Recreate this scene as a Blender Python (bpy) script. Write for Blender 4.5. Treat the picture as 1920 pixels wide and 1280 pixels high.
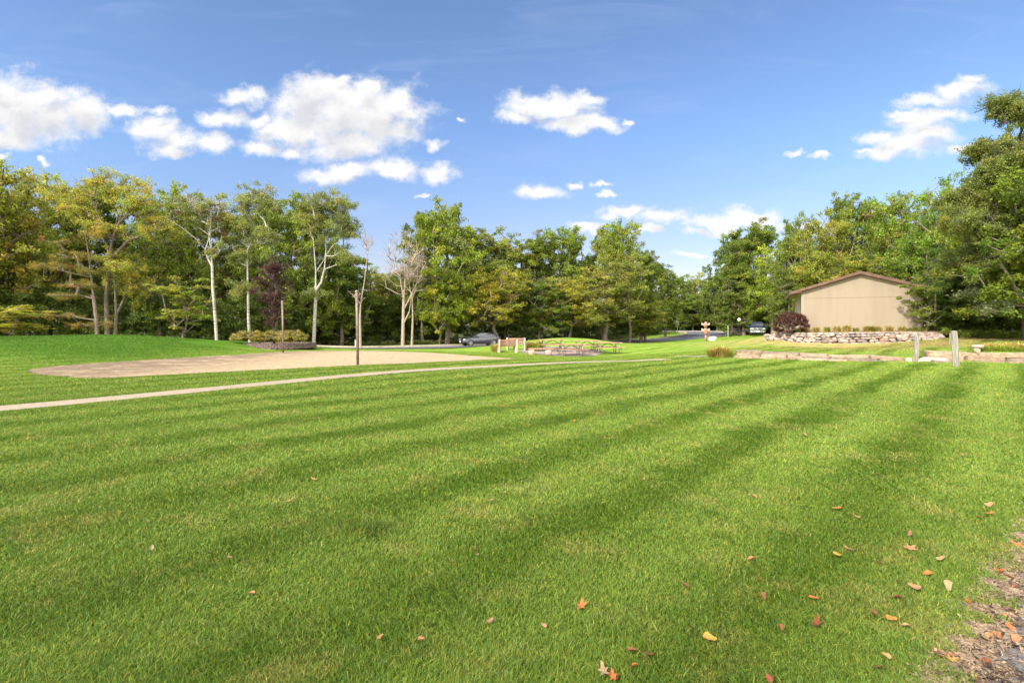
import bpy, bmesh, math, random
import numpy as np
from mathutils import Vector, Matrix
R = math.radians
for o in list(bpy.data.objects): bpy.data.objects.remove(o)
S = bpy.context.scene
COL = S.collection

# ------------------------------------------------------------------ camera, sun, sky
HY, F, CH = 609.0, 960.0, 1.55           # horizon row, focal length in photo pixels, eye height
cam = bpy.data.cameras.new('camera'); cam_o = bpy.data.objects.new('camera', cam); COL.objects.link(cam_o)
cam.sensor_width = 36; cam.lens = 18; cam.shift_y = -(640-HY)/1920
cam.clip_start = 0.05; cam.clip_end = 3000
cam_o.location = (0, 0, CH); cam_o.rotation_euler = (R(90), 0, 0)
S.camera = cam_o
S.view_settings.view_transform = 'Standard'; S.view_settings.look = 'None'
S.view_settings.exposure = 0.92; S.view_settings.gamma = 1; S.view_settings.use_curve_mapping = False
S.cycles.max_bounces = 7; S.cycles.diffuse_bounces = 3; S.cycles.glossy_bounces = 2
S.cycles.transmission_bounces = 4; S.cycles.transparent_max_bounces = 4

SUN_AZ, SUN_EL = 43, 40                  # degrees left of straight behind the camera / above the horizon
sd = Vector((-math.sin(R(SUN_AZ))*math.cos(R(SUN_EL)), -math.cos(R(SUN_AZ))*math.cos(R(SUN_EL)), math.sin(R(SUN_EL))))
sun = bpy.data.lights.new('sun', 'SUN'); sun.energy = 3.7; sun.angle = R(0.6); sun.color = (1.0, 0.93, 0.82)
sun_o = bpy.data.objects.new('sun', sun); COL.objects.link(sun_o)
sun_o.rotation_euler = sd.to_track_quat('Z', 'Y').to_euler(); sun_o.location = (-20, -20, 40)

W = bpy.data.worlds.new('World'); S.world = W; W.use_nodes = True
nt = W.node_tree; nt.nodes.clear()
def N(t, kind, **kw):
    n = t.nodes.new(kind)
    for k, v in kw.items(): setattr(n, k, v)
    return n
def setin(n, i, v, t):
    if hasattr(v, 'is_output') or isinstance(v, bpy.types.NodeSocket): t.links.new(v, n.inputs[i])
    else: n.inputs[i].default_value = v
def mth(t, op, a, b=None, c=None, clamp=False):
    n = N(t, 'ShaderNodeMath', operation=op, use_clamp=clamp)
    for i, v in enumerate((a, b, c)):
        if v is not None: setin(n, i, v, t)
    return n.outputs[0]
def vm(t, op, a, b=None):
    n = N(t, 'ShaderNodeVectorMath', operation=op)
    setin(n, 0, a, t)
    if b is not None: setin(n, 1, b, t)
    return n.outputs['Value'] if op in ('LENGTH', 'DOT_PRODUCT', 'DISTANCE') else n.outputs['Vector']
def mrange(t, v, a, b, c=0.0, d=1.0, smooth=True):
    n = N(t, 'ShaderNodeMapRange'); n.interpolation_type = 'SMOOTHSTEP' if smooth else 'LINEAR'
    setin(n, 0, v, t)
    for i, x in enumerate((a, b, c, d)): n.inputs[i+1].default_value = x
    return n.outputs[0]
def noise(t, vec, scale, detail=4, rough=0.5, dist=0.0, color=False):
    n = N(t, 'ShaderNodeTexNoise'); setin(n, 'Vector', vec, t)
    n.inputs['Scale'].default_value = scale; n.inputs['Detail'].default_value = detail
    n.inputs['Roughness'].default_value = rough; n.inputs['Distortion'].default_value = dist
    return n.outputs['Color'] if color else n.outputs['Fac']
def mixc(t, f, a, b, blend='MIX'):
    n = N(t, 'ShaderNodeMix', data_type='RGBA', blend_type=blend)
    setin(n, 0, f, t); setin(n, 6, a, t); setin(n, 7, b, t)
    return n.outputs[2]
def ramp(t, v, stops):
    n = N(t, 'ShaderNodeValToRGB'); setin(n, 0, v, t)
    e = n.color_ramp.elements
    while len(e) < len(stops): e.new(0.5)
    for q, (p, c) in zip(e, stops): q.position = p; q.color = (*c, 1) if len(c) == 3 else c
    return n.outputs[0]

CLOUDS = [  # cumulus heaps as seen from the lawn: azimuth/elevation centre and half sizes (photo pixels / 960 = tangent units)
 (20,200,95,62),(70,222,110,50),(150,215,72,42),(95,180,60,24),(10,250,80,28),(5,165,60,25),(235,205,38,12),(295,208,22,9),
 (290,240,42,24),(335,262,62,22),(400,268,36,16),(320,280,45,14),
 (455,185,38,17),(420,226,46,15),(488,228,30,13),(490,272,42,14),(545,280,24,10),
 (580,180,62,42),(640,215,95,62),(690,215,95,55),(620,170,50,30),(690,175,30,20),(740,195,42,24),(560,240,70,35),(650,265,85,35),(740,245,50,30),(515,245,40,18),(640,150,22,12),(570,205,60,40),(760,215,32,24),
 (650,320,70,15),(720,316,70,18),(640,330,60,13),(828,320,32,16),
 (1000,200,58,28),(1050,200,75,24),(1100,186,40,13),(1080,228,75,17),(965,222,35,14),(1120,230,45,12),
 (1015,355,48,13),(1085,340,16,6),(1142,364,18,6),(1170,398,52,11),(1245,412,52,11),(1330,410,60,14),(1390,405,50,17),(1425,408,50,15),(1320,432,36,6),(1365,425,30,12),(1100,424,28,9),(1215,436,32,7),(1295,482,36,7),
 (1740,185,62,15),(1800,168,50,16),(1830,150,24,10),(1690,208,35,8),(1720,225,55,20),(1755,215,60,13),(1740,255,60,24),(1650,258,42,15),(1660,290,48,14),(1700,275,70,22),(1625,282,24,6),(1810,282,26,10),(1855,275,30,8),
 (90,303,10,6),(10,298,22,9),(1485,290,18,5),(1535,296,22,5),(862,220,8,5),(815,265,22,12),(790,360,18,4),(1180,222,14,5),
 (1130,348,12,4),(1105,418,30,9),(1500,420,60,10)]
g = bpy.data.node_groups.new('cloud_field', 'ShaderNodeTree')
g.interface.new_socket('P', in_out='INPUT', socket_type='NodeSocketVector')
g.interface.new_socket('F', in_out='OUTPUT', socket_type='NodeSocketFloat')
gi = N(g, 'NodeGroupInput'); go = N(g, 'NodeGroupOutput')
acc = None
for (cx, cy, rx, ry) in CLOUDS:
    a = vm(g, 'SUBTRACT', gi.outputs[0], ((cx-960)/960, (HY-cy)/960, 0))
    a = vm(g, 'MULTIPLY', a, (960/rx/1.12, 960/ry/1.12, 0))
    l = vm(g, 'LENGTH', a)
    l = mth(g, 'SUBTRACT', 1.0, l)
    if acc is None: acc = l
    else:
        s = N(g, 'ShaderNodeMath', operation='SMOOTH_MAX'); setin(s, 0, acc, g); setin(s, 1, l, g); s.inputs[2].default_value = 0.18
        acc = s.outputs[0]
g.links.new(acc, go.inputs[0])

tc = N(nt, 'ShaderNodeTexCoord'); sep = N(nt, 'ShaderNodeSeparateXYZ'); nt.links.new(tc.outputs['Generated'], sep.inputs[0])
yy = mth(nt, 'MAXIMUM', sep.outputs[1], 0.02)
u = mth(nt, 'DIVIDE', sep.outputs[0], yy); v = mth(nt, 'DIVIDE', sep.outputs[2], yy)
cb = N(nt, 'ShaderNodeCombineXYZ'); nt.links.new(u, cb.inputs[0]); nt.links.new(v, cb.inputs[1])
P = cb.outputs[0]
n1 = vm(nt, 'MULTIPLY', vm(nt, 'SUBTRACT', noise(nt, P, 11, 6, 0.6, color=True), (0.5, 0.5, 0.5)), (0.10, 0.075, 0))
Pd = vm(nt, 'ADD', P, n1)
fb = noise(nt, vm(nt, 'MULTIPLY', P, (1, 1.35, 1)), 20, 10, 0.66)
def field(off):
    gn = N(nt, 'ShaderNodeGroup'); gn.node_tree = g
    nt.links.new(vm(nt, 'ADD', Pd, off), gn.inputs[0])
    return gn.outputs[0]
f0 = mth(nt, 'ADD', field((0, 0, 0)), mth(nt, 'MULTIPLY', mth(nt, 'SUBTRACT', fb, 0.5), 1.9))
f1 = mth(nt, 'ADD', field((-0.006, 0.026, 0)), mth(nt, 'MULTIPLY', mth(nt, 'SUBTRACT', noise(nt, vm(nt, 'ADD', P, (-0.004, 0.014, 0)), 16, 5, 0.55), 0.5), 1.6))
mask = mrange(nt, f0, -0.30, 0.75)
front = mrange(nt, sep.outputs[1], 0.02, 0.1)
mask = mth(nt, 'MULTIPLY', mask, front)
shade = mrange(nt, mth(nt, 'ADD', f1, mth(nt, 'MULTIPLY', mth(nt, 'SUBTRACT', noise(nt, P, 7, 5, 0.6), 0.5), 1.3)), 0.05, 1.35)
cloudc = mixc(nt, shade, (1.0, 0.985, 0.965, 1), (0.68, 0.69, 0.74, 1))
wisp = noise(nt, vm(nt, 'MULTIPLY', P, (0.8, 4.5, 1)), 3.0, 6, 0.62, 0.8)
wispm = mth(nt, 'MULTIPLY', mrange(nt, wisp, 0.46, 0.78), 0.09)
sky = N(nt, 'ShaderNodeTexSky', sky_type='NISHITA'); sky.sun_disc = False
sky.sun_elevation = R(SUN_EL); sky.sun_rotation = R(180+SUN_AZ)
sky.altitude = 250; sky.air_density = 1.0; sky.dust_density = 0.6; sky.ozone_density = 1.6
skyc = vm(nt, 'MULTIPLY', sky.outputs[0], (0.128, 0.130, 0.145))
hz = mrange(nt, v, 0.0, 0.42)
skyc = mixc(nt, hz, vm(nt, 'MULTIPLY', skyc, (0.72, 0.56, 0.52)), vm(nt, 'MULTIPLY', skyc, (0.74, 0.80, 0.82)))
skyc = mixc(nt, wispm, skyc, (0.50, 0.54, 0.62, 1))
fin = mixc(nt, mask, skyc, vm(nt, 'MULTIPLY', cloudc, (0.56, 0.56, 0.56)))
# extra-bright clouds added behind the camera, out of view, as fill light
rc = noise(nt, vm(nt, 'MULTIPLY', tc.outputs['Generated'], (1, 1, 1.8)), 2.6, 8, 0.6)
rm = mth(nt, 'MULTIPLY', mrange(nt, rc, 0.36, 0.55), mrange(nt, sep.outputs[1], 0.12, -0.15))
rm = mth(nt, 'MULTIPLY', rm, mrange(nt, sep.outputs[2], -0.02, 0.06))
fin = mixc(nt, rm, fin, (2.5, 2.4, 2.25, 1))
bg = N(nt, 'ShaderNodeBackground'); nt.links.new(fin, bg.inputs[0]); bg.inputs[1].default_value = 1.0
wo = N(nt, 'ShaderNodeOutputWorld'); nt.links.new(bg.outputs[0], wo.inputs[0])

# ------------------------------------------------------------------ helpers
def P2(px, d): return ((px-960)/960.0*d, float(d))
def C3(px, py, d): return ((px-960)/960.0*d, float(d), CH-(py-HY)/960.0*d)

def tag(o, label=None, cat=None, group=None, kind=None):
    if label: o['label'] = label
    if cat: o['category'] = cat
    if group: o['group'] = group
    if kind: o['kind'] = kind
    return o
def link(name, me, parent=None, mat=None, loc=None):
    o = bpy.data.objects.new(name, me); COL.objects.link(o)
    if mat is not None and me is not None and len(me.materials) == 0: me.materials.append(mat)
    if parent is not None: o.parent = parent
    if loc is not None: o.location = loc
    return o
def empty(name, loc=(0,0,0), rz=0, **kw):
    o = bpy.data.objects.new(name, None); COL.objects.link(o); o.location = loc; o.rotation_euler = (0, 0, rz)
    o.empty_display_size = 0.3
    return tag(o, **kw)
def copy_tree(o, parent=None):
    c = o.copy(); COL.objects.link(c)
    if parent is not None: c.parent = parent
    for ch in list(o.children): copy_tree(ch, c)
    return c
def np_mesh(name, V, Fc, col=None, smooth=False):
    """V (n,3), Fc (m,k) all same k"""
    me = bpy.data.meshes.new(name)
    V = np.asarray(V, np.float32); Fc = np.asarray(Fc, np.int32)
    me.vertices.add(len(V)); me.vertices.foreach_set('co', V.ravel())
    k = Fc.shape[1]
    me.loops.add(Fc.size); me.loops.foreach_set('vertex_index', Fc.ravel())
    me.polygons.add(len(Fc)); me.polygons.foreach_set('loop_start', np.arange(0, Fc.size, k, dtype=np.int32))
    me.polygons.foreach_set('loop_total', np.full(len(Fc), k, np.int32))
    if smooth: me.polygons.foreach_set('use_smooth', np.ones(len(Fc), bool))
    if col is not None:
        a = me.attributes.new('col', 'FLOAT_COLOR', 'POINT')
        cc = np.ones((len(V), 4), np.float32); cc[:, :3] = col
        a.data.foreach_set('color', cc.ravel())
    me.update(calc_edges=True)
    return me
class MB:
    """collects polygons -> one mesh"""
    def __init__(s): s.v = []; s.f = []; s.sm = []; s.c = []
    def add(s, vs, fs, smooth=False, col=None):
        b = len(s.v); s.v += [tuple(p) for p in vs]; s.f += [tuple(b+i for i in f) for f in fs]; s.sm += [smooth]*len(fs)
        s.c += [col if col is not None else (1, 1, 1)]*len(vs)
        return s
    def box(s, c, size, rot=None, col=None, taper=1.0):
        hx, hy, hz = size[0]/2, size[1]/2, size[2]/2
        pts = []
        for z in (-1, 1):
            k = taper if z > 0 else 1
            for x, y in ((-1,-1),(1,-1),(1,1),(-1,1)): pts.append(Vector((x*hx*k, y*hy*k, z*hz)))
        if rot is not None: pts = [rot @ p for p in pts]
        c = Vector(c); pts = [p+c for p in pts]
        return s.add(pts, [(3,2,1,0),(4,5,6,7),(0,1,5,4),(1,2,6,5),(2,3,7,6),(3,0,4,7)], col=col)
    def bar(s, a, b, w, h=None, col=None):
        a = Vector(a); b = Vector(b); d = b-a
        q = d.to_track_quat('X', 'Z').to_matrix()
        return s.box((a+b)/2, (d.length, w, h or w), q, col)
    def tube(s, pts, rad, n=8, caps=True, smooth=True, col=None):
        pts = [Vector(p) for p in pts]
        if not hasattr(rad, '__len__'): rad = [rad]*len(pts)
        vs = []; fs = []
        for i, p in enumerate(pts):
            d = (pts[min(i+1, len(pts)-1)]-pts[max(i-1, 0)])
            q = d.to_track_quat('Z', 'Y').to_matrix()
            for k in range(n):
                a = 2*math.pi*k/n
                vs.append(p + q @ Vector((math.cos(a)*rad[i], math.sin(a)*rad[i], 0)))
        for i in range(len(pts)-1):
            for k in range(n):
                fs.append((i*n+k, i*n+(k+1) % n, (i+1)*n+(k+1) % n, (i+1)*n+k))
        s.add(vs, fs, smooth, col)
        if caps:
            b = len(s.v)-len(vs)
            s.f.append(tuple(b+k for k in range(n))[::-1]); s.f.append(tuple(b+(len(pts)-1)*n+k for k in range(n))); s.sm += [False, False]
        return s
    def lathe(s, prof, n=16, c=(0,0,0), axis='Z', col=None):
        vs = []; fs = []
        for (r, h) in prof:
            for k in range(n):
                a = 2*math.pi*k/n; x, y = r*math.cos(a), r*math.sin(a)
                p = (x, y, h) if axis == 'Z' else ((h, x, y) if axis == 'X' else (x, h, y))
                vs.append((p[0]+c[0], p[1]+c[1], p[2]+c[2]))
        for i in range(len(prof)-1):
            for k in range(n): fs.append((i*n+k, i*n+(k+1) % n, (i+1)*n+(k+1) % n, (i+1)*n+k))
        return s.add(vs, fs, True, col)
    def prism(s, poly, a, b, plane='XZ', col=None):
        """extrude polygon (2D) between a and b along third axis"""
        n = len(poly); vs = []
        for t in (a, b):
            for (p, q) in poly: vs.append((p, t, q) if plane == 'XZ' else ((t, p, q) if plane == 'YZ' else (p, q, t)))
        fs = [tuple(range(n))[::-1], tuple(range(n, 2*n))] + [(i, (i+1) % n, n+(i+1) % n, n+i) for i in range(n)]
        return s.add(vs, fs, col=col)
    def blob(s, c, r, seed=0, amp=0.15, sub=2, col=None, flat=True):
        bm = bmesh.new(); bmesh.ops.create_icosphere(bm, subdivisions=sub, radius=1)
        rn = random.Random(seed); ph = [rn.uniform(0, 6.28) for _ in range(6)]
        vs = []
        for v in bm.verts:
            p = v.co
            k = 1+amp*(math.sin(3.1*p.x+ph[0])*math.cos(2.7*p.y+ph[1])+0.6*math.sin(5.3*p.z+ph[2]+2*p.x)+0.5*math.sin(6.1*p.y+ph[3]-3*p.z))
            q = [max(-.72, min(.72, w))/.72*.8+w*.2 if flat else w for w in p]
            vs.append((c[0]+q[0]*k*r[0], c[1]+q[1]*k*r[1], c[2]+q[2]*k*r[2]))
        fs = [tuple(v.index for v in f.verts) for f in bm.faces]; bm.free()
        return s.add(vs, fs, True, col)
    def build(s, name, mat, parent=None, bevel=0.0, attr=False, loc=None):
        me = bpy.data.meshes.new(name); me.from_pydata(s.v, [], s.f)
        me.polygons.foreach_set('use_smooth', s.sm)
        if attr:
            a = me.attributes.new('col', 'FLOAT_COLOR', 'POINT')
            a.data.foreach_set('color', [q for c in s.c for q in (*c, 1)])
        me.update()
        bm = bmesh.new(); bm.from_mesh(me); bmesh.ops.recalc_face_normals(bm, faces=bm.faces)
        if bevel > 0: bmesh.ops.bevel(bm, geom=[e for e in bm.edges if len(e.link_faces) == 2 and e.calc_face_angle(0) > 0.5], offset=bevel, segments=2, affect='EDGES', clamp_overlap=True)
        bm.to_mesh(me); bm.free()
        return link(name, me, parent, mat, loc)

MATS = {}
def mat(name, base=None, rough=0.7, metal=0.0, spec=0.5, fn=None, coat=0.0, bump=None, trans=None):
    """fn(t, coords) -> colour socket; bump = (scale, strength, distance)"""
    if name in MATS: return MATS[name]
    m = bpy.data.materials.new(name); m.use_nodes = True; t = m.node_tree
    b = t.nodes['Principled BSDF']; out = t.nodes['Material Output']
    tcn = N(t, 'ShaderNodeTexCoord'); oc = tcn.outputs['Object']
    if fn is not None:
        c = fn(t, oc); setin(b, 'Base Color', c, t)
    else: b.inputs['Base Color'].default_value = (*base, 1)
    b.inputs['Roughness'].default_value = rough; b.inputs['Metallic'].default_value = metal
    b.inputs['Specular IOR Level'].default_value = spec; b.inputs['Coat Weight'].default_value = coat
    if bump:
        bn = N(t, 'ShaderNodeBump'); bn.inputs['Strength'].default_value = bump[1]; bn.inputs['Distance'].default_value = bump[2]
        t.links.new(noise(t, oc, bump[0], 6, 0.65), bn.inputs['Height']); t.links.new(bn.outputs[0], b.inputs['Normal'])
    if trans:
        tr = N(t, 'ShaderNodeBsdfTranslucent'); setin(tr, 0, c, t)
        mx = N(t, 'ShaderNodeMixShader'); mx.inputs[0].default_value = trans
        t.links.new(b.outputs[0], mx.inputs[1]); t.links.new(tr.outputs[0], mx.inputs[2]); t.links.new(mx.outputs[0], out.inputs[0])
    MATS[name] = m
    return m
def two(c1, c2, scale=4, detail=6, lo=0.35, hi=0.65, stretch=(1, 1, 1)):
    def f(t, oc):
        n = noise(t, vm(t, 'MULTIPLY', oc, stretch), scale, detail, 0.6)
        return mixc(t, mrange(t, n, lo, hi), (*c1, 1), (*c2, 1))
    return f
def attrcol(extra=None, tint=False, amp=0.25):
    def f(t, oc):
        a = N(t, 'ShaderNodeAttribute', attribute_name='col').outputs['Color']
        if tint:
            oi = N(t, 'ShaderNodeObjectInfo')
            a = mixc(t, 1.0, a, oi.outputs['Color'], 'MULTIPLY')
        if extra:
            n = noise(t, oc, extra, 4, 0.6)
            k = mrange(t, n, 0.3, 0.7, 1-amp, 1+amp)
            cx = N(t, 'ShaderNodeCombineXYZ'); [t.links.new(k, cx.inputs[i]) for i in range(3)]
            a = vm(t, 'MULTIPLY', a, cx.outputs[0])
        return a
    return f

# ------------------------------------------------------------------ terrain
ctrl = []
for X in range(-44, 30, 8):
    for Y in (-14, -6, 1, 8, 13): 
        if not (X < -20 and Y > 10): ctrl.append((X, Y, 0))
ctrl += [(-26, 14, .12), (-40, 16, .25), (-15.5, 16.4, 0), (-9.7, 16.7, 0), (-6, 19.8, 0), (-.5, 23.6, -.02), (-12.7, 28.5, 0), (-8.5, 31, -.05), (-2.9, 29, -.12),
 (-16.8, 19.8, 0.02), (-15.4, 22.6, 0.03), (-14.5, 26, 0.03), (3, 19, 0), (9, 18, 0), (15, 16, 0), (20, 17, 0), (25, 16, 0.05)]
ctrl += [C3(-120, 642, 25), C3(0, 637.5, 25), C3(100, 631, 28), C3(200, 628, 30), C3(300, 631.5, 32), C3(400, 638, 35), C3(455, 643, 37),
 (-19.5, 22.5, .25), (-20.5, 19.5, .12), (-17.6, 27, .25), (-17, 31, .18), (-30, 22, .7), (-40, 26, .8), (-24, 38, .5), (-32, 44, .3), (-22, 46, 0), (-14, 42, -.3), (-14.5, 37, -.28), (-45, 40, .5), (-60, 30, .6)]
ctrl += [C3(520, 657, 36), C3(580, 656, 36), C3(590, 650, 41), C3(600, 653.5, 49), C3(700, 653.5, 49), C3(860, 650.5, 53), C3(1000, 647, 58), C3(1130, 644.5, 64), C3(1180, 643, 67), C3(1230, 639, 75),
 C3(1290, 634, 84), C3(1340, 628, 94), C3(1340, 621, 108), C3(1240, 620.5, 108), C3(1440, 620, 105), C3(1270, 623.5, 100),
 C3(600, 648.5, 57), C3(700, 647.5, 60), C3(850, 645, 63), C3(500, 648, 60), C3(1000, 641.5, 68), C3(1150, 638, 74), C3(1230, 630, 88), C3(640, 655.5, 42), C3(760, 655.5, 42), C3(880, 653, 47),
 C3(1060, 632.8, 45), C3(1010, 636.5, 44), C3(1110, 635.5, 46), C3(930, 648, 43), C3(1190, 643.5, 52), C3(1060, 646, 39.5), C3(960, 660, 35), C3(1050, 666, 35), C3(1120, 666, 35), C3(1180, 661, 37),
 C3(1000, 671, 29), C3(1100, 672, 27), C3(1200, 655, 42), C3(1250, 649, 49), C3(1322, 640, 62), C3(1400, 629.8, 72), C3(1430, 628.5, 72), C3(1480, 628, 66), C3(1450, 632, 60), C3(1440, 641, 45), C3(1350, 655, 34), C3(1280, 665, 27), C3(1400, 650, 36), C3(1430, 622, 88)]
# low flagstone wall and the bank behind it
def fw(px, e=0): return P2(px, np.interp(px, [1365, 1430, 1540, 1710, 1920, 2100], [23.8, 23.0, 22.0, 20.9, 19.3, 18.0])+e)
ctrl += [(*fw(p, -.5), 0) for p in (1330, 1400, 1500, 1600, 1710, 1800, 1920, 2080)]
ctrl += [(*fw(1375, .9), .12), (*fw(1450, .9), .16), (*fw(1600, .9), .14), (*fw(1710, .9), .2), (*fw(1800, .9), .38), (*fw(1920, .9), .42), (*fw(2080, .9), .4)]
ctrl += [C3(1600, 655, 31), C3(1800, 648, 27), C3(1800, 640, 30.5), C3(1850, 635, 33), C3(1920, 637, 31), C3(2050, 640, 28), C3(1700, 650, 30), C3(1480, 650, 33)]
GA = Vector((22.6, 40.0, 0)); E1 = Vector((.898, -.44, 0)); E2 = Vector((.44, .898, 0)); GZ = 1.12
def GP(a, b, z=0): p = GA+E1*a+E2*b; return (p.x, p.y, z)
WALLPX = [1452, 1475, 1500, 1550, 1600, 1650, 1700, 1740, 1768]
WALLD = [41, 39.0, 38.0, 36.9, 35.9, 35.0, 34.2, 33.6, 33.2]
WALLBY = [634, 641, 644, 646, 646, 644.5, 641.5, 638, 635]
ctrl += [C3(p, b+1, d-.6) for p, b, d in zip(WALLPX, WALLBY, WALLD)][1:]
ctrl += [GP(0, 1, .95), GP(3.8, .5, 1.0), GP(7.6, .5, 1.0), GP(0, 8, 1.0), GP(8, 8, 1.2), GP(12, 4, 1.2), (45, 40, 1.2), (60, 30, 1.0), (45, 22, .6), (40, 10, .3)]
ctrl += [C3(1300, 618, 130), (-60, 80, -.5), (0, 90, -.7), (-30, 70, -.6), (60, 80, 1.3), (120, 60, 1.5), (-120, 60, 0), (0, 160, 0), (120, 160, 1), (-120, 160, 0), (-60, 0, 0), (60, 0, 0), (0, -60, 0)]
ctrl = np.array([(float(a), float(b), float(c)) for a, b, c in ctrl])
def kern(r2): return np.sqrt(r2+1.0)
XY = ctrl[:, :2]; n = len(ctrl)
A = kern(((XY[:, None]-XY[None])**2).sum(2)); A[np.arange(n), np.arange(n)] -= 0.0
A = np.block([[A, np.ones((n, 1))], [np.ones((1, n)), np.zeros((1, 1))]])
wts = np.linalg.lstsq(A + np.diag([-0.05]*n+[0]), np.r_[ctrl[:, 2], 0], rcond=None)[0]
def zraw(x, y):
    x = np.atleast_1d(np.asarray(x, float)).ravel(); y = np.atleast_1d(np.asarray(y, float)).ravel()
    out = np.full(len(x), wts[-1])
    for (cx, cy, _), w in zip(ctrl, wts[:-1]): out += w*np.sqrt((x-cx)**2+(y-cy)**2+1.0)
    lawn = 1-np.clip((y-11)/6, 0, 1); out *= 1-lawn*(np.abs(x) < 60)
    return out
GX0, GY0, GS, GNX, GNY = -90.0, -12.0, 0.5, 361, 345
gx = GX0+GS*np.arange(GNX); gy = GY0+GS*np.arange(GNY)
GXX, GYY = np.meshgrid(gx, gy)
GH = zraw(GXX, GYY).reshape(GNY, GNX)
def gz(x, y):
    sc = np.isscalar(x)
    x = np.atleast_1d(np.asarray(x, float)); y = np.atleast_1d(np.asarray(y, float))
    fx = np.clip((x-GX0)/GS, 0, GNX-1.001); fy = np.clip((y-GY0)/GS, 0, GNY-1.001)
    i = fx.astype(int); j = fy.astype(int); a = fx-i; b = fy-j
    h = (GH[j, i]*(1-a)+GH[j, i+1]*a)*(1-b)+(GH[j+1, i]*(1-a)+GH[j+1, i+1]*a)*b
    return float(h[0]) if sc else h

# grass colour shared by the ground sheet and the blades (world XY in metres)
STR_DIR = R(44)      # mowing direction, degrees right of straight ahead
def lawncol(t, oc):
    sp = N(t, 'ShaderNodeSeparateXYZ'); t.links.new(oc, sp.inputs[0])
    big = noise(t, oc, 0.35, 3, 0.55); mid = noise(t, oc, 1.6, 4, 0.6); fine = noise(t, oc, 14, 4, 0.7)
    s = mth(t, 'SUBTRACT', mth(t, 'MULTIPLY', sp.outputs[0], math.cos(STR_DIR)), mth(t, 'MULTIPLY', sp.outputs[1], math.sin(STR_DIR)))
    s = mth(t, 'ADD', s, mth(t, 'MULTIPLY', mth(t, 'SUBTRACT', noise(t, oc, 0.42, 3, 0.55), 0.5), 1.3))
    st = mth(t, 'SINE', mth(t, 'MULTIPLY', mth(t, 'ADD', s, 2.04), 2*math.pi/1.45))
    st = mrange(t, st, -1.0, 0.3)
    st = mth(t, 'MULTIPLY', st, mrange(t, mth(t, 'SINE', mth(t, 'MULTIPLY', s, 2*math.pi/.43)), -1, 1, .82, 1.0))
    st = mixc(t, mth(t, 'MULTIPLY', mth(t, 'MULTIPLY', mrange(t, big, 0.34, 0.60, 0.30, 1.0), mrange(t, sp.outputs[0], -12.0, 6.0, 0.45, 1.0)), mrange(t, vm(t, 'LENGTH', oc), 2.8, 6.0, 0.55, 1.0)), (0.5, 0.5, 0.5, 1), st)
    base = mixc(t, st, (0.088, 0.172, 0.009, 1), (0.215, 0.318, 0.043, 1))  # light and dark sheen of the leaning mown blades painted into the colour
    base = mixc(t, mth(t, 'MULTIPLY', mrange(t, mid, 0.48, 0.72), 0.65), base, (0.30, 0.31, 0.070, 1))
    pt = noise(t, oc, 3.4, 5, 0.65)
    base = mixc(t, mth(t, 'MULTIPLY', mrange(t, pt, 0.50, 0.66), 0.45), base, (0.070, 0.150, 0.008, 1))
    base = mixc(t, mth(t, 'MULTIPLY', mrange(t, fine, 0.55, 0.75), 0.35), base, (0.27, 0.235, 0.09, 1))
    # drier turf on the bank in front of the garage
    dry = mth(t, 'MULTIPLY', mrange(t, sp.outputs[0], 13, 22), mrange(t, sp.outputs[1], 21, 27))
    dry = mth(t, 'MULTIPLY', dry, mrange(t, noise(t, oc, 0.45, 4, 0.6), 0.30, 0.55))
    dry = mth(t, 'MULTIPLY', dry, mrange(t, sp.outputs[1], 46, 56, 1, 0))
    base = mixc(t, mth(t, 'MULTIPLY', dry, 0.85), base, (0.33, 0.255, 0.10, 1))
    md = mth(t, 'MULTIPLY', mrange(t, sp.outputs[0], -13, -19), mrange(t, sp.outputs[1], 18, 24))
    base = mixc(t, mth(t, 'MULTIPLY', md, 0.85), base, (0.040, 0.115, 0.004, 1))
    return base
def groundcol(t, oc):
    c = lawncol(t, oc)
    sp = N(t, 'ShaderNodeSeparateXYZ'); t.links.new(oc, sp.inputs[0])
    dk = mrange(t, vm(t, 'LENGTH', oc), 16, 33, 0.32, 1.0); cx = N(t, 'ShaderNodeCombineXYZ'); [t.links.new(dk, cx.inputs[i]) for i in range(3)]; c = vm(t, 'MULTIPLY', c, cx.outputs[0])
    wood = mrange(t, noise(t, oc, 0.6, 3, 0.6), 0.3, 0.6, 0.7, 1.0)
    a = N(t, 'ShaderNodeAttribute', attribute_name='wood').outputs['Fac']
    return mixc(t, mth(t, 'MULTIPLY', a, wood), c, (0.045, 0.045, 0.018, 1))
# centre polylines in plan -------------------------------------------------
RF = [C3(380, 650, 56), C3(590, 650.5, 53.5), C3(700, 650.2, 53.5), C3(850, 647.8, 57), C3(1000, 644.5, 62), C3(1120, 641.3, 68.5), C3(1200, 636.8, 76), C3(1250, 633, 83), C3(1280, 629.3, 91), C3(1289, 626.5, 96.5), C3(1282, 624, 101), C3(1262, 622.3, 104)]
RN = [C3(380, 657, 46), C3(590, 656.5, 46.5), C3(700, 656, 46.8), C3(850, 653, 50), C3(1000, 649.5, 54.5), C3(1120, 646.5, 60), C3(1200, 643, 66), C3(1260, 640, 71), C3(1310, 637, 76), C3(1352, 632.5, 83), C3(1371, 629.8, 89), C3(1365, 626, 98)]
def spline(pts, k=8):
    pts = [np.array(p[:2]) for p in pts]; out = []
    for i in range(len(pts)-1):
        p0 = pts[max(i-1, 0)]; p1 = pts[i]; p2 = pts[i+1]; p3 = pts[min(i+2, len(pts)-1)]
        for j in range(k):
            t = j/k; out.append(0.5*((2*p1)+(-p0+p2)*t+(2*p0-5*p1+4*p2-p3)*t*t+(-p0+3*p1-3*p2+p3)*t**3))
    out.append(pts[-1]); return np.array(out)
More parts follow.
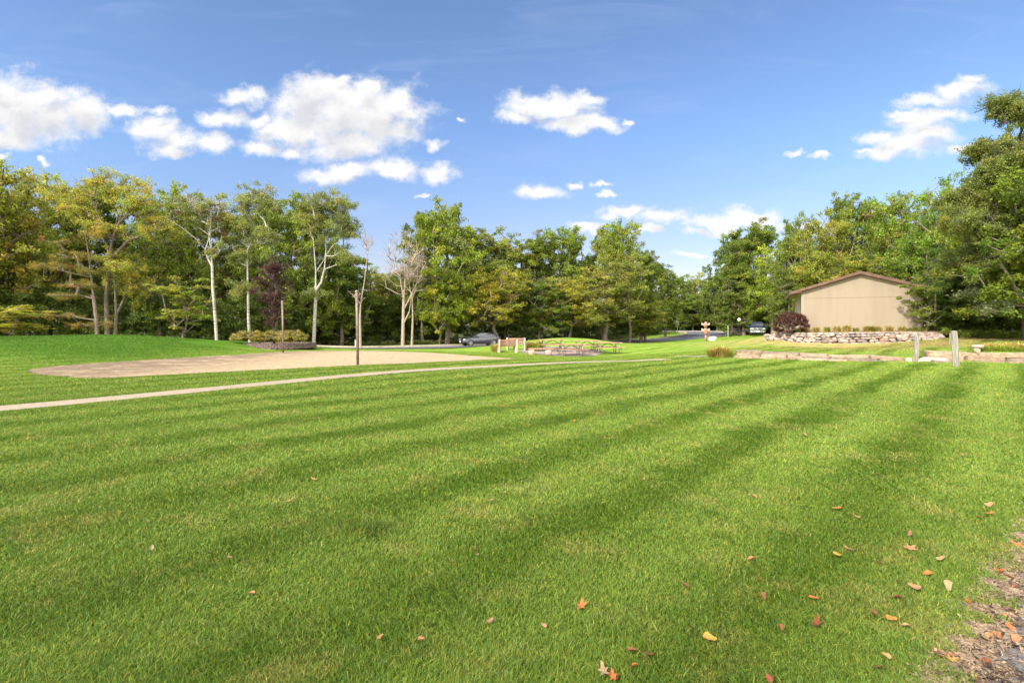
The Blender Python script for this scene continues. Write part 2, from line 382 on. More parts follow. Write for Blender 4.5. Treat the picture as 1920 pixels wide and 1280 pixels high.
def inpoly(x, y, poly):
    c = np.zeros(len(x), bool); n = len(poly)
    for i in range(n):
        x1, y1 = poly[i]; x2, y2 = poly[(i+1) % n]
        cond = ((y1 > y) != (y2 > y))
        with np.errstate(divide='ignore', invalid='ignore'): c ^= cond & (x < (x2-x1)*(y-y1)/(y2-y1+1e-12)+x1)
    return c
rf = spline(RF); rn = spline(RN)
ROADP = np.vstack([rf, rn[::-1]])
# flatten terrain under the road a touch is not needed: the sheet follows it
wood_poly = np.array([P2(-300, 30), P2(-150, 33), P2(0, 37), P2(100, 41), P2(250, 42.5), P2(400, 41.5), P2(470, 43), P2(560, 46), P2(585, 60.5), P2(720, 60.5), P2(850, 64), P2(1000, 69), P2(1100, 74), P2(1200, 84), P2(1210, 95), P2(1230, 112), P2(1370, 112), P2(1385, 82), P2(1440, 77), P2(1480, 62), P2(1600, 52), P2(1745, 38.5), P2(1760, 33.8), P2(1800, 33.2), P2(1920, 31), P2(2300, 27), (200, 40), (200, 400), (-200, 400), (-200, 30)])
def dist_seg(x, y, poly, closed=False):
    d = np.full(len(x), 1e9); m = len(poly) if closed else len(poly)-1
    for i in range(m):
        a = poly[i]; b = poly[(i+1) % len(poly)]; ab = b-a; L = (ab**2).sum()+1e-9
        t = np.clip(((x-a[0])*ab[0]+(y-a[1])*ab[1])/L, 0, 1)
        d = np.minimum(d, np.hypot(x-a[0]-t*ab[0], y-a[1]-t*ab[1]))
    return d
def ground_sheet():
    V = np.stack([GXX.ravel(), GYY.ravel(), GH.ravel()], 1)
    idx = np.arange(GNX*GNY).reshape(GNY, GNX)
    Fc = np.stack([idx[:-1, :-1].ravel(), idx[:-1, 1:].ravel(), idx[1:, 1:].ravel(), idx[1:, :-1].ravel()], 1)
    # skirt to the horizon
    far = 1500
    bx = [GX0, GX0+GS*(GNX-1)]; by = [GY0, GY0+GS*(GNY-1)]
    per = list(idx[0, :]) + list(idx[1:, -1]) + list(idx[-1, :-1][::-1]) + list(idx[1:-1, 0][::-1])
    pv = V[per]; ctr = np.array([(bx[0]+bx[1])/2, (by[0]+by[1])/2])
    dirs = pv[:, :2]-ctr; outv = np.c_[ctr+dirs*16, pv[:, 2]*0-0.3]
    b = len(V); V = np.vstack([V, outv]); m = len(per)
    sk = np.array([(per[i], b+i, b+(i+1) % m, per[(i+1) % m]) for i in range(m)])
    Fc = np.vstack([Fc, sk])
    me = np_mesh('ground', V, Fc, smooth=True)
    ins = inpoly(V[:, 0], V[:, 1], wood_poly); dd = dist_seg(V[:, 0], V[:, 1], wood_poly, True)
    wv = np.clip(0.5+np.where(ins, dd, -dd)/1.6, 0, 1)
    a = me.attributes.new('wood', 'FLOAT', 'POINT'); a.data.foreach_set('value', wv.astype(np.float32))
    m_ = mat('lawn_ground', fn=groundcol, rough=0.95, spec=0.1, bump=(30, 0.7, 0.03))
    o = link('ground', me, None, m_); tag(o, kind='structure')
ground_sheet()
def ribbon(A, B, off, name, m, across=6, z=None):
    V = []; 
    for a, b in zip(A, B):
        for k in range(across+1):
            p = a+(b-a)*k/across; V.append((p[0], p[1]))
    V = np.array(V); H = gz(V[:, 0], V[:, 1])+off
    idx = np.arange(len(V)).reshape(len(A), across+1)
    Fc = np.stack([idx[:-1, :-1].ravel(), idx[:-1, 1:].ravel(), idx[1:, 1:].ravel(), idx[1:, :-1].ravel()], 1)
    me = np_mesh(name, np.c_[V, H], Fc, smooth=True)
    bm = bmesh.new(); bm.from_mesh(me); bmesh.ops.recalc_face_normals(bm, faces=bm.faces)
    if sum(f.normal.z for f in bm.faces) < 0: bmesh.ops.reverse_faces(bm, faces=bm.faces)
    bm.to_mesh(me); bm.free()
    return link(name, me, None, m)
def offset_line(L, w):
    T = np.gradient(L, axis=0); T /= np.linalg.norm(T, axis=1)[:, None]+1e-9
    return L+np.c_[-T[:, 1], T[:, 0]]*w
M_asph = mat('asphalt', fn=two((.085, .087, .10), (.12, .121, .135), 3, 8), rough=0.85, bump=(60, .4, .01))
M_conc = mat('kerb_concrete', fn=two((.30, .255, .19), (.42, .36, .28), 5, 6), rough=0.9)
M_path = mat('path_concrete', fn=two((.24, .195, .145), (.32, .265, .20), 7, 8), rough=0.9, bump=(40, .5, .01))
ro = ribbon(rf, rn, 0.035, 'road', M_asph, 14); tag(ro, kind='structure')
# cross road beyond the junction
cA = spline([C3(1150, 621.6, 105), C3(1262, 621.6, 104.5), C3(1340, 621.6, 104.5), C3(1480, 622, 102)], 6)
cB = spline([C3(1150, 619, 112), C3(1262, 619, 112), C3(1340, 619, 112), C3(1480, 619, 110)], 6)
jn = ribbon(spline([C3(1262, 622.3, 104), C3(1282, 624, 101), C3(1289, 626.5, 96.5)], 6), spline([C3(1350, 622, 105), C3(1360, 624, 101), C3(1365, 626.5, 97)], 6), 0.03, 'road', M_asph, 10); tag(jn, kind='structure')
xr = ribbon(cA, cB, 0.04, 'road', mat('pale_road', fn=two((.32, .28, .24), (.44, .39, .33), 2, 6), rough=.9), 6); tag(xr, kind='structure')
def kerb(L, w, name='kerb'):
    A = L; B = offset_line(L, w)
    mb = MB(); n = len(A); za = gz(A[:, 0], A[:, 1]); zb = gz(B[:, 0], B[:, 1])
    vs = []
    for i in range(n):
        vs += [(A[i][0], A[i][1], za[i]-.05), (A[i][0], A[i][1], za[i]+.17), (B[i][0], B[i][1], zb[i]+.18), (B[i][0], B[i][1], zb[i]-.05)]
    fs = [(i*4+k, i*4+k+1, (i+1)*4+k+1, (i+1)*4+k) for i in range(n-1) for k in range(3)]
    mb.add(vs, fs)
    o = mb.build(name, M_conc); tag(o, kind='structure'); return o
kerb(rf, 0.45)
kerb(spline([C3(1371, 629.8, 89), C3(1362, 627, 95), C3(1338, 622.5, 103.5), C3(1325, 621.8, 104.5)], 6), -0.5)
# garden path
pc = spline([(-16.5, 3.0), (-12.6, 6.9), (-9.2, 9.75), (-4.35, 16.2), (-.2, 19.4), (3.0, 21.6), (5.9, 23.0), (7.2, 23.6)], 12)
pl_, pr_ = offset_line(pc, .42), offset_line(pc, -.42)
_rj = np.random.RandomState(4); PATHP = np.vstack([offset_line(pc, .36)+_rj.normal(0, .03, pc.shape), (offset_line(pc, -.36)+_rj.normal(0, .03, pc.shape))[::-1]])
po = ribbon(pl_, pr_, 0.012, 'path', M_path, 2); tag(po, kind='structure')
def tint_path(t, oc):
    br = N(t, 'ShaderNodeTexBrick'); t.links.new(oc, br.inputs['Vector']); br.inputs['Scale'].default_value = 2.2
    br.inputs['Color1'].default_value = (.26, .205, .145, 1); br.inputs['Color2'].default_value = (.33, .265, .19, 1); br.inputs['Mortar'].default_value = (.22, .17, .10, 1)
    br.inputs['Mortar Size'].default_value = .02
    return mixc(t, mrange(t, noise(t, oc, 5, 6, .6), .3, .7, 0, .5), br.outputs[0], (.27, .21, .15, 1))
po.data.materials[0] = mat('path_pavers', fn=tint_path, rough=.9, bump=(40, .5, .01))
# second short walk by the flagstone wall
sc_ = spline([C3(1266, 668, 25.3), C3(1320, 669.5, 24.6), C3(1385, 671.5, 23.9)], 6)
so_ = ribbon(offset_line(sc_, .25), offset_line(sc_, -.3), .02, 'path', M_path, 2); tag(so_, kind='structure')
# sand pit
SAND = spline([(-15.3, 16.3), (-13.4, 15.3), (-11.9, 14.95), (-9.9, 16.5), (-6.1, 19.45), (-3.5, 21.0), (-.9, 22.9), (.15, 23.9), (-.6, 25.6), (-2.6, 28.0), (-5.5, 30.6), (-8.8, 31.6), (-12.0, 31.4), (-13.4, 28.3), (-14.6, 24.6), (-16.2, 21.0), (-16.9, 18.8), (-16.5, 17.4), (-15.3, 16.3)], 6)[:-1]
def fan_sheet(poly, off, name, m, rings=14, c=None):
    ctr = poly.mean(0) if c is None else np.array(c); V = []; 
    for k in range(rings+1):
        t = 1-k/rings*0.999; V.append(ctr+(poly-ctr)*t)
    V = np.vstack(V); H = gz(V[:, 0], V[:, 1])+off; n = len(poly)
    idx = np.arange(len(V)).reshape(rings+1, n); a = idx; b = np.roll(idx, -1, 1)
    Fc = np.stack([a[:-1].ravel(), b[:-1].ravel(), b[1:].ravel(), a[1:].ravel()], 1)
    me = np_mesh(name, np.c_[V, H], Fc, smooth=True)
    bm = bmesh.new(); bm.from_mesh(me)
    if sum(f.normal.z for f in bm.faces) < 0: bmesh.ops.reverse_faces(bm, faces=bm.faces)
    bm.to_mesh(me); bm.free()
    return link(name, me, None, m)
rs = np.random.RandomState(3)
SANDr = SAND + rs.normal(0, .07, SAND.shape)
def sandcol(t, oc):
    sp = N(t, 'ShaderNodeSeparateXYZ'); t.links.new(oc, sp.inputs[0])
    c = mixc(t, mrange(t, noise(t, oc, 3, 8, .65), .35, .65), (.31, .228, .138, 1), (.43, .325, .208, 1))
    dirt = mth(t, 'MULTIPLY', mrange(t, sp.outputs[0], -8.5, -14.5), mrange(t, noise(t, oc, .8, 5, .7), .30, .55))
    c = mixc(t, mth(t, 'MULTIPLY', dirt, .8), c, (.13, .095, .068, 1))
    c = mixc(t, mrange(t, noise(t, oc, 7, 5, .7), .58, .72, 0, .45), c, (.25, .17, .11, 1))
    return c
sa = fan_sheet(SANDr, .012, 'sand_pit', mat('sand', fn=sandcol, rough=.95, spec=.1, bump=(5, 1.0, .10)), c=(-9.5, 22)); tag(sa, kind='structure')
# picnic pad
PAD = spline([P2(984, 34.6), P2(1030, 33.9), P2(1075, 33.9), P2(1115, 34.6), P2(1128, 36.2), P2(1120, 37.8), P2(1060, 38.6), P2(1000, 38), P2(975, 36.5), P2(984, 34.6)], 5)[:-1]
pa = fan_sheet(PAD, .02, 'pavement', mat('pad_concrete', fn=two((.19, .145, .125), (.29, .225, .195), 3, 6), rough=.9), 6); tag(pa, kind='structure')
# bare strip and drive edge at the lower right corner
DL = spline([(6.8, 6.2), (4.95, 4.8), (3.80, 3.88), (2.84, 3.1), (2.14, 2.55), (1.72, 2.2), (1.1, 1.6)], 10)
DL2 = DL+np.random.RandomState(5).normal(0, .035, DL.shape)
DM = spline([(7.0, 5.7), (5.15, 4.3), (3.85, 3.55), (2.90, 2.90), (2.36, 2.42), (1.98, 2.08), (1.55, 1.45)], 10); DM = DM+np.random.RandomState(6).normal(0, .03, DM.shape)
DO = offset_line(spline([(9.5, 4.0), (8.0, 3.0), (6.0, 2.2), (5.2, 1.8), (4.6, 1.3), (4.0, .8), (3.5, .3)], 10), 0)
def dirtcol(t, oc):
    c = mixc(t, mrange(t, noise(t, oc, 26, 8, .75), .35, .62), (.17, .12, .08, 1), (.42, .31, .21, 1))
    return mixc(t, mrange(t, noise(t, vm(t, 'MULTIPLY', oc, (1, 1, 1)), 30, 5, .7), .56, .68, 0, .8), c, (.09, .06, .04, 1))
di = ribbon(DL2, DM, .008, 'dirt_strip', mat('bare_dirt', fn=dirtcol, rough=1, spec=.1, bump=(30, 1, .03)), 10); tag(di, kind='structure')
def dirt2(t, oc):
    c = mixc(t, mrange(t, noise(t, oc, 14, 8, .7), .35, .62), (.075, .065, .06, 1), (.19, .165, .155, 1))
    return mixc(t, mrange(t, noise(t, oc, 60, 3, .7), .62, .72, 0, .9), c, (.5, .46, .42, 1))
d2 = ribbon(DM, DO, .007, 'driveway', mat('gravelly_asphalt', fn=dirt2, rough=.95, bump=(60, 1, .02)), 10); tag(d2, kind='structure')
DIRTP = np.vstack([DL, DO[::-1]])

# ------------------------------------------------------------------ grass blades
def make_grass():
    rs = np.random.RandomState(11)
    N_ = 1750000
    dmin, dmax = 1.75, 34.0
    # density ~ d^-1.95 per m2, strip width ~ 2.1 d + 1.2
    dg = np.linspace(dmin, dmax, 4000); pdf = dg**-1.95*(2.1*dg+1.2); cdf = np.cumsum(pdf); cdf /= cdf[-1]
    d = np.interp(rs.rand(N_), cdf, dg)
    w = 1.05*d+.6; x = (rs.rand(N_)*2-1)*w; y = d
    ok = ~inpoly(x, y, SAND) & ~inpoly(x, y, PATHP) & ~inpoly(x, y, DIRTP+0) 
    # a few stragglers over the dirt edge
    near = dist_seg(x, y, DL) < .20
    ind = inpoly(x, y, DIRTP)
    pat = (np.sin(x*9+np.sin(y*7)*2)*np.sin(y*11+x*3) > .35)
    ok |= ind & (dist_seg(x, y, DL2) < .05+.04*np.sin(x*23+y*17)); ok |= ind & near & pat & (rs.rand(N_) < .55)
    fwd = np.interp((x/y*960+960), [1360, 1430, 1540, 1710, 1920, 2100], [23.8, 23.0, 22.0, 20.9, 19.3, 18.0])
    px = x/y*960+960
    ok &= ~((px > 1385) & (y > fwd) & (y < fwd+1.0))
    ok &= ~((px > 975) & (px < 1130) & inpoly(x, y, PAD))
    ok &= ~((x < -14.5) & (y > 30.5) & (x > -20))
    x, y, d = x[ok], y[ok], d[ok]; n = len(x)
    z = gz(x, y)
    clump = np.sin(x*6.1+np.sin(y*4.3)*1.7)*np.sin(y*5.7+np.sin(x*3.9)*2)          # tufts
    # mowing stripes: the blades really lie over, alternately up and down the stripe
    s = x*math.cos(STR_DIR)-y*math.sin(STR_DIR)
    lie = np.sin((s+2.04)*2*math.pi/1.45)
    h = (.022+.020*rs.rand(n)+.008*rs.rand(n)**6+.005*clump)*(1+.25*(d > 12))
    # the longer dark tuft left of the middle
    tuft = np.exp(-(((x+1.02)/.20)**2+((y-3.83)/.13)**2)); h *= 1+.8*tuft
    wd = .00155*(d/2.4)**.90*(0.7+.6*rs.rand(n))
    az = rs.rand(n)*2*math.pi; tilt = np.abs(rs.normal(.5, .34, n))
    dx = np.sin(az)*tilt+lie*.13*math.sin(STR_DIR); dy = np.cos(az)*tilt+lie*.13*math.cos(STR_DIR)
    fa = rs.rand(n)*math.pi; wx = np.cos(fa)*wd; wy = np.sin(fa)*wd
    base = np.stack([x, y, z-.004], 1)
    mid = base+np.stack([dx*h*.45, dy*h*.45, h*.6], 1)
    tip = base+np.stack([dx*h*1.25, dy*h*1.25, h*(.95-.15*np.minimum(tilt, 1))], 1)
    wv = np.stack([wx, wy, 0*wx], 1)
    V = np.empty((n, 5, 3), np.float32)
    V[:, 0] = base-wv; V[:, 1] = base+wv; V[:, 2] = mid+wv*.8; V[:, 3] = mid-wv*.8; V[:, 4] = tip
    # own colour of each blade: green, blue-green, yellow, straw; near blades darkened for shade between them
    r = rs.rand(n); c = np.ones((n, 3))*rs.uniform(.55, 1.3, (n, 1))*(.80+.20*np.clip((d-2)/7, 0, 1))[:, None]
    c[r < .20] *= (.75, .95, 1.3); c[(r > .2) & (r < .38)] *= (1.35, 1.12, .8)
    st = (r > .93-.03*clump); c[st] = np.array([1.9, 1.15, 1.5])*rs.uniform(.8, 1.3, (st.sum(), 1))
    c *= (1-.45*tuft)[:, None]*np.where(tuft > .3, 1, 1)[:, None]
    cc = np.repeat(c, 5, 0)
    nearm = d < 7
    i = np.arange(n)*5
    tri_far = np.stack([i, i+1, i+4], 1)[~nearm]
    a = i[nearm]
    tris = np.vstack([tri_far, np.stack([a, a+1, a+2], 1), np.stack([a, a+2, a+3], 1), np.stack([a+3, a+2, a+4], 1)])
    me = np_mesh('grass', V.reshape(-1, 3), tris, cc)
    def f(t, oc):
        base = lawncol(t, oc)
        a = N(t, 'ShaderNodeAttribute', attribute_name='col').outputs['Color']
        return mixc(t, 1.0, base, a, 'MULTIPLY')
    m = mat('grass_blade', fn=f, rough=.55, spec=.25, trans=.30)
    o = link('grass', me, None, m); tag(o, 'short mown green grass of the wide striped lawn', 'grass', kind='stuff')
make_grass()

# ------------------------------------------------------------------ foliage and trees
M_leaf = mat('leaf', fn=attrcol(tint=True), rough=.5, spec=.3, trans=.5)
M_bark = mat('bark', fn=two((.10, .075, .055), (.22, .17, .13), 6, 8, stretch=(4, 4, .8)), rough=.95, bump=(20, 1, .03))
M_darkbark = mat('dark_bark', fn=two((.045, .036, .028), (.11, .09, .07), 6, 8, stretch=(4, 4, .8)), rough=.95)
M_palebark = mat('dead_bark', fn=two((.24, .18, .13), (.42, .34, .26), 5, 8, stretch=(4, 4, .8)), rough=.95)
def birchc(t, oc):
    n = noise(t, vm(t, 'MULTIPLY', oc, (1.2, 1.2, 7)), 2.2, 6, .7)
    c = mixc(t, mrange(t, n, .53, .60), (.38, .35, .30, 1), (.06, .05, .04, 1))
    return mixc(t, mrange(t, noise(t, oc, 1.2, 4, .6), .4, .8, 0, .5), c, (.44, .38, .30, 1))
M_birch = mat('birch_bark', fn=birchc, rough=.8)

def leaves_geo(rs, cen, n_per, size, rad, flat, hue, huevar, droop=0.0, up=.12, aspect=.6):
    """leaf sized rhombs filled in around clump centres. cen (k,3) ; rad scalar/array"""
    k = len(cen); rad = np.broadcast_to(rad, (k,)); n_arr = np.maximum(3, (n_per*(rad/rad.mean())**2)).astype(int)
    idx = np.repeat(np.arange(k), n_arr); n = len(idx)
    dirv = rs.normal(size=(n, 3)); dirv /= np.linalg.norm(dirv, axis=1)[:, None]
    # sub-sprays: each clump has its own few twigs so that the outline is uneven
    sub = rs.normal(size=(k, 7, 3)); sub /= np.linalg.norm(sub, axis=2)[:, :, None]; sub[:, :, 2] *= .85
    si = rs.randint(0, 7, n)
    p = sub[idx, si]*(rs.rand(n, 1)**.6)*.95+dirv*(rs.rand(n, 1)**.45)*.42
    p[:, 2] *= flat
    pos = cen[idx]+p*rad[idx, None]
    nrm = rs.normal(size=(n, 3)); nrm[:, 2] = np.abs(nrm[:, 2])+up; nrm /= np.linalg.norm(nrm, axis=1)[:, None]
    t = rs.normal(size=(n, 3)); t[:, 2] -= droop; t -= (t*nrm).sum(1)[:, None]*nrm; t /= np.linalg.norm(t, axis=1)[:, None]+1e-9
    b = np.cross(nrm, t); s = size*rs.uniform(.65, 1.35, (n, 1))
    V = np.empty((n, 4, 3), np.float32)
    V[:, 0] = pos-t*s*.5; V[:, 1] = pos+b*s*aspect*.5+t*s*.05; V[:, 2] = pos+t*s*.5-nrm*s*.12; V[:, 3] = pos-b*s*aspect*.5+t*s*.05
    hue = np.asarray(hue, float)
    if hue.ndim == 1: hue = hue[None]
    pick = hue[rs.choice(len(hue), k, p=HP(len(hue)))]
    cl = pick*rs.uniform(1-huevar, 1+huevar, (k, 1))
    c = cl[idx]*rs.uniform(.70, 1.32, (n, 1))*np.where(rs.rand(n, 1) < .12, [[1.35, 1.15, .9]], [[1, 1, 1]])
    return V.reshape(-1, 3), np.arange(n*4).reshape(n, 4), np.repeat(c, 4, 0)
def HP(n):
    if n == 1: return [1]
    p = np.array([1.0]+[.42/(i+.3) for i in range(1, n)]); return p/p.sum()

def frusta(segs, n=6):
    """segs: list of (p0, p1, r0, r1)"""
    p0 = np.array([s[0] for s in segs]); p1 = np.array([s[1] for s in segs]); r0 = np.array([s[2] for s in segs]); r1 = np.array([s[3] for s in segs])
    d = p1-p0; L = np.linalg.norm(d, axis=1)[:, None]+1e-9; d = d/L; p1 = p1+d*np.minimum(r1[:, None]*.5, L*.2)
    a = np.where(np.abs(d[:, 2:3]) < .9, [[0, 0, 1.0]], [[1.0, 0, 0]]); u = np.cross(d, a); u /= np.linalg.norm(u, axis=1)[:, None]; v = np.cross(d, u)
    m = len(segs); V = np.empty((m, 2*n, 3))
    for k in range(n):
        c, s = math.cos(2*math.pi*k/n), math.sin(2*math.pi*k/n); w = u*c+v*s
        V[:, k] = p0+w*r0[:, None]; V[:, n+k] = p1+w*r1[:, None]
    Fc = np.array([[k, (k+1) % n, n+(k+1) % n, n+k] for k in range(n)])
    Fc = (np.arange(m)[:, None, None]*2*n+Fc[None]).reshape(-1, 4)
    return V.reshape(-1, 3), Fc

def tree_geo(seed, trunks, ells, nclump=110, n_per=190, leaf=.16, crad=.85, flat=.85, hue=((.07, .12, .02),), huevar=.25, bare=0.0, shell=.45, droop=0., up=.12, twigs=5, aspect=.55, minr=.012, inner=.3, rise=.55, bf=1.0):
    """trunks: list of polylines [(x,y,z,r)...]; ells: list of (cx,cy,cz,rx,ry,rz,weight). returns (wood V,F), (leaf V,F,C)"""
    rs = np.random.RandomState(seed)
    nodes = []; par = []; rad0 = []
    for tr in trunks:
        start = None
        tr = np.array(tr, float)
        # attach a limb polyline to nearest existing node
        for i, q in enumerate(tr):
            if i == 0 and nodes:
                dd = np.linalg.norm(np.array(nodes)-q[:3], axis=1); j = int(dd.argmin())
                if dd[j] < .35: start = j; continue
            nodes.append(q[:3]); par.append(start if start is not None else -1); rad0.append(q[3]); start = len(nodes)-1
    base_n = len(nodes)
    w = np.array([e[6] for e in ells], float); w /= w.sum(); C = []
    while len(C) < nclump:
        e = ells[rs.choice(len(ells), p=w)]
        d = rs.normal(size=3); d /= np.linalg.norm(d); r = (shell+(1-shell)*rs.rand()) if rs.rand() > inner else rs.rand()*.7
        p = np.array(e[:3])+d*r*np.array(e[3:6])
        if p[2] < .3: continue
        if C and min(np.linalg.norm(np.array(C[-40:])-p, axis=1)) < crad*.42: continue
        C.append(p)
    C = np.array(C); root = np.array(nodes[:base_n]).mean(0); C = C[np.argsort(np.linalg.norm((C-root)*[1, 1, .6], axis=1))]
    tips = []
    for p in C:
        NN = np.array(nodes); dv = p-NN; L = np.linalg.norm(dv, axis=1)
        pen = L*(1+.9*np.clip(rise-dv[:, 2]/(L+1e-6), 0, 2))
        pen[0] += 3; j = int(pen.argmin()); q = NN[j]; dist = L[j]
        k = max(1, int(dist/.9)); prev = j
        for i in range(1, k+1):
            t = i/k; pt = q+(p-q)*t; sag = math.sin(t*math.pi)
            pt = pt+np.array([0, 0, -.10*dist*sag])+rs.normal(0, .07*min(dist, 2), 3)*(i < k)
            nodes.append(pt); par.append(prev); rad0.append(0); prev = len(nodes)-1
        tips.append(prev)
    m = len(nodes); load = np.zeros(m)
    for t in tips: load[t] += 1
    for i in range(m-1, -1, -1):
        if par[i] >= 0: load[par[i]] += load[i]
    rad = np.maximum(minr, .0225*np.sqrt(load)*bf)
    for i in range(base_n): rad[i] = rad0[i]
    segs = []
    for i in range(m):
        if par[i] >= 0: 
            pr = rad[par[i]] if par[i] >= base_n or i < base_n else min(rad[par[i]], rad[i]*1.5)
            segs.append((nodes[par[i]], nodes[i], min(pr, rad[i]*1.8), rad[i]))
    isb = rs.rand(len(C)) < bare
    for c, b in zip(C, isb):
        for _ in range(twigs if b else 2):
            d = rs.normal(size=3); d[2] = abs(d[2])*.8+.1; d /= np.linalg.norm(d); L = crad*rs.uniform(.6, 1.5)
            mid = c+d*L*.5+rs.normal(0, .08, 3); segs.append((c, mid, minr*.9, minr*.6)); segs.append((mid, c+d*L+rs.normal(0, .1, 3), minr*.6, minr*.25))
            if b:
                d2 = d+rs.normal(0, .5, 3); segs.append((mid, mid+d2*L*.45, minr*.5, minr*.2))
    wood = frusta(segs)
    Cl = C[~isb]
    lv = None
    if len(Cl):
        rr = crad*rs.uniform(.6, 1.3, len(Cl))
        lv = leaves_geo(rs, Cl, n_per, leaf, rr, flat, hue, huevar, droop, up, aspect)
    return wood, lv

G1 = (.195, .255, .030); G2 = (.145, .21, .030); G3 = (.27, .31, .038); YG = (.38, .36, .05); YO = (.50, .32, .05); GR = (.21, .235, .105); OL = (.25, .215, .055); DK = (.12, .175, .034); BR = (.16, .09, .035)
PROTO = {}
def proto(kind, seeds, **kw):
    PROTO[kind] = []
    for s in seeds:
        k = dict(kw); jit = np.random.RandomState(s)
        k['ells'] = [(e[0]*jit.uniform(.8, 1.2)+jit.normal(0, .3), e[1]+jit.normal(0, .3), e[2]+jit.normal(0, .25), e[3]*jit.uniform(.85, 1.15), e[4], e[5]*jit.uniform(.9, 1.1), e[6]) for e in kw['ells']]
        (wv, wf), lv = tree_geo(s, **k)
        allz = np.vstack([wv] + ([lv[0]] if lv else []))
        H = np.percentile(allz[:, 2], 99.7); ref = lv[0] if lv else allz
        x0, x1 = np.percentile(ref[:, 0], 1.0), np.percentile(ref[:, 0], 99.0)
        PROTO[kind].append(dict(w=np_mesh('trunk', wv, wf, smooth=True), l=np_mesh('crown', *lv) if lv else None, H=H, W=x1-x0, n=0, dim=max(abs(x0), abs(x1))*2))
def trunkline(h, r, lean=0.0, seed=0, k=7, top=.25):
    rs = np.random.RandomState(seed+50); out = []
    for i in range(k+1):
        t = i/k; out.append((lean*t*h+rs.normal(0, .08)*(i > 0), rs.normal(0, .08)*(i > 0), h*t-.3*(i == 0), r*(1-t*(1-top))*(1.25 if i == 0 else 1)))
    return out
# broad oaks / elms / maples for the wood edge
proto('broad', (1, 2, 3), trunks=[trunkline(7, .24, .02, 1)], ells=[(0, 0, 7.2, 4.2, 4.2, 3.6, 3), (-1.8, 0, 3.6, 3.0, 3.0, 2.8, 1.8), (1.9, 0, 3.8, 3.0, 3.0, 2.8, 1.8), (0.4, 0, 10.0, 2.6, 2.6, 2.4, 1.5)],
      nclump=330, n_per=140, leaf=.18, crad=.62, hue=(G1, G2, G3, GR), shell=.5)
proto('tall', (4, 5, 6), trunks=[trunkline(9, .20, .01, 2)], ells=[(0, 0, 10.3, 2.7, 2.7, 2.8, 2), (.5, 0, 7.0, 3.0, 3.0, 3.0, 2), (-.4, 0, 3.8, 2.7, 2.7, 2.7, 1.6), (-.9, 0, 12.2, 1.4, 1.4, 1.6, .7)],
      nclump=290, n_per=135, leaf=.17, crad=.58, hue=(G1, G3, G2, OL), shell=.45)
proto('light', (7, 8), trunks=[trunkline(8, .19, .02, 3)], ells=[(0, 0, 8.3, 3.3, 3.3, 3.2, 2), (-1.2, 0, 4.6, 2.6, 2.6, 2.6, 1.2), (1.4, 0, 4.8, 2.5, 2.5, 2.6, 1.2)],
      nclump=250, n_per=110, leaf=.16, crad=.58, hue=(G3, G1, YG, GR), shell=.4, bare=.08)
proto('yellow', (9, 10), trunks=[trunkline(8, .2, .03, 4)], ells=[(0, 0, 8.0, 3.6, 3.6, 3.4, 2), (-1.5, 0, 4.6, 2.8, 2.8, 2.6, 1.1), (1.6, 0, 4.8, 2.8, 2.8, 2.6, 1.1)],
      nclump=290, n_per=115, leaf=.17, crad=.6, hue=((.35, .36, .05), G3, YG, (.48, .37, .06)), shell=.45, bare=.04)
proto('maple', (12, 13), trunks=[trunkline(2.6, .07, .12, 5)], ells=[(0, 0, 3.6, 1.9, 1.9, 1.5, 2), (.2, 0, 2.2, 1.8, 1.8, 1.0, 1.3)],
      nclump=60, n_per=130, leaf=.14, crad=.5, flat=.4, hue=(YG, G3, (.17, .22, .02)), shell=.4)
proto('bush', (14, 15, 16), trunks=[[(0, 0, 0, .05), (.1, 0, .8, .04)]], ells=[(0, 0, 1.3, 1.7, 1.5, 1.3, 2), (-.9, 0, .9, 1.1, 1.1, .9, 1), (.9, 0, 1.0, 1.1, 1.1, 1.0, 1)],
      nclump=48, n_per=150, leaf=.13, crad=.45, hue=(G1, G3, G2), shell=.5, minr=.008)
USED = {}
def place(kind, px, d, topy, wpx, tint=(1, 1, 1), label='', i=None, name='tree', cat='tree', group=None, rz=None, bark=None, base=None, sy=None):
    lst = PROTO[kind]; pr = lst[(USED.get(kind, 0) if i is None else i) % len(lst)]; USED[kind] = USED.get(kind, 0)+1
    x, y = P2(px, d); z = gz(x, y) if base is None else base
    H = CH+(HY-topy)*d/960-z; Wd = wpx*d/960
    o = empty(name, (x, y, z-.02)); sxy = Wd/pr['W']; sz = H/pr['H']
    # keep the two scales within reason of each other
    o.scale = (sxy, sxy if sy is None else sy, sz)
    k = USED[kind]; o.rotation_euler = (0, 0, R((k*137) % 360) if rz is None else rz)
    tag(o, label, cat, group)
    t = link('trunk', pr['w'], o, None)
    if not pr['w'].materials: pr['w'].materials.append(bark or M_bark)
    if pr['l'] is not None:
        c = link('crown', pr['l'], o, M_leaf); c.color = (*tint, 1)
    return o
T1 = (1, 1, 1)
place.__defaults__
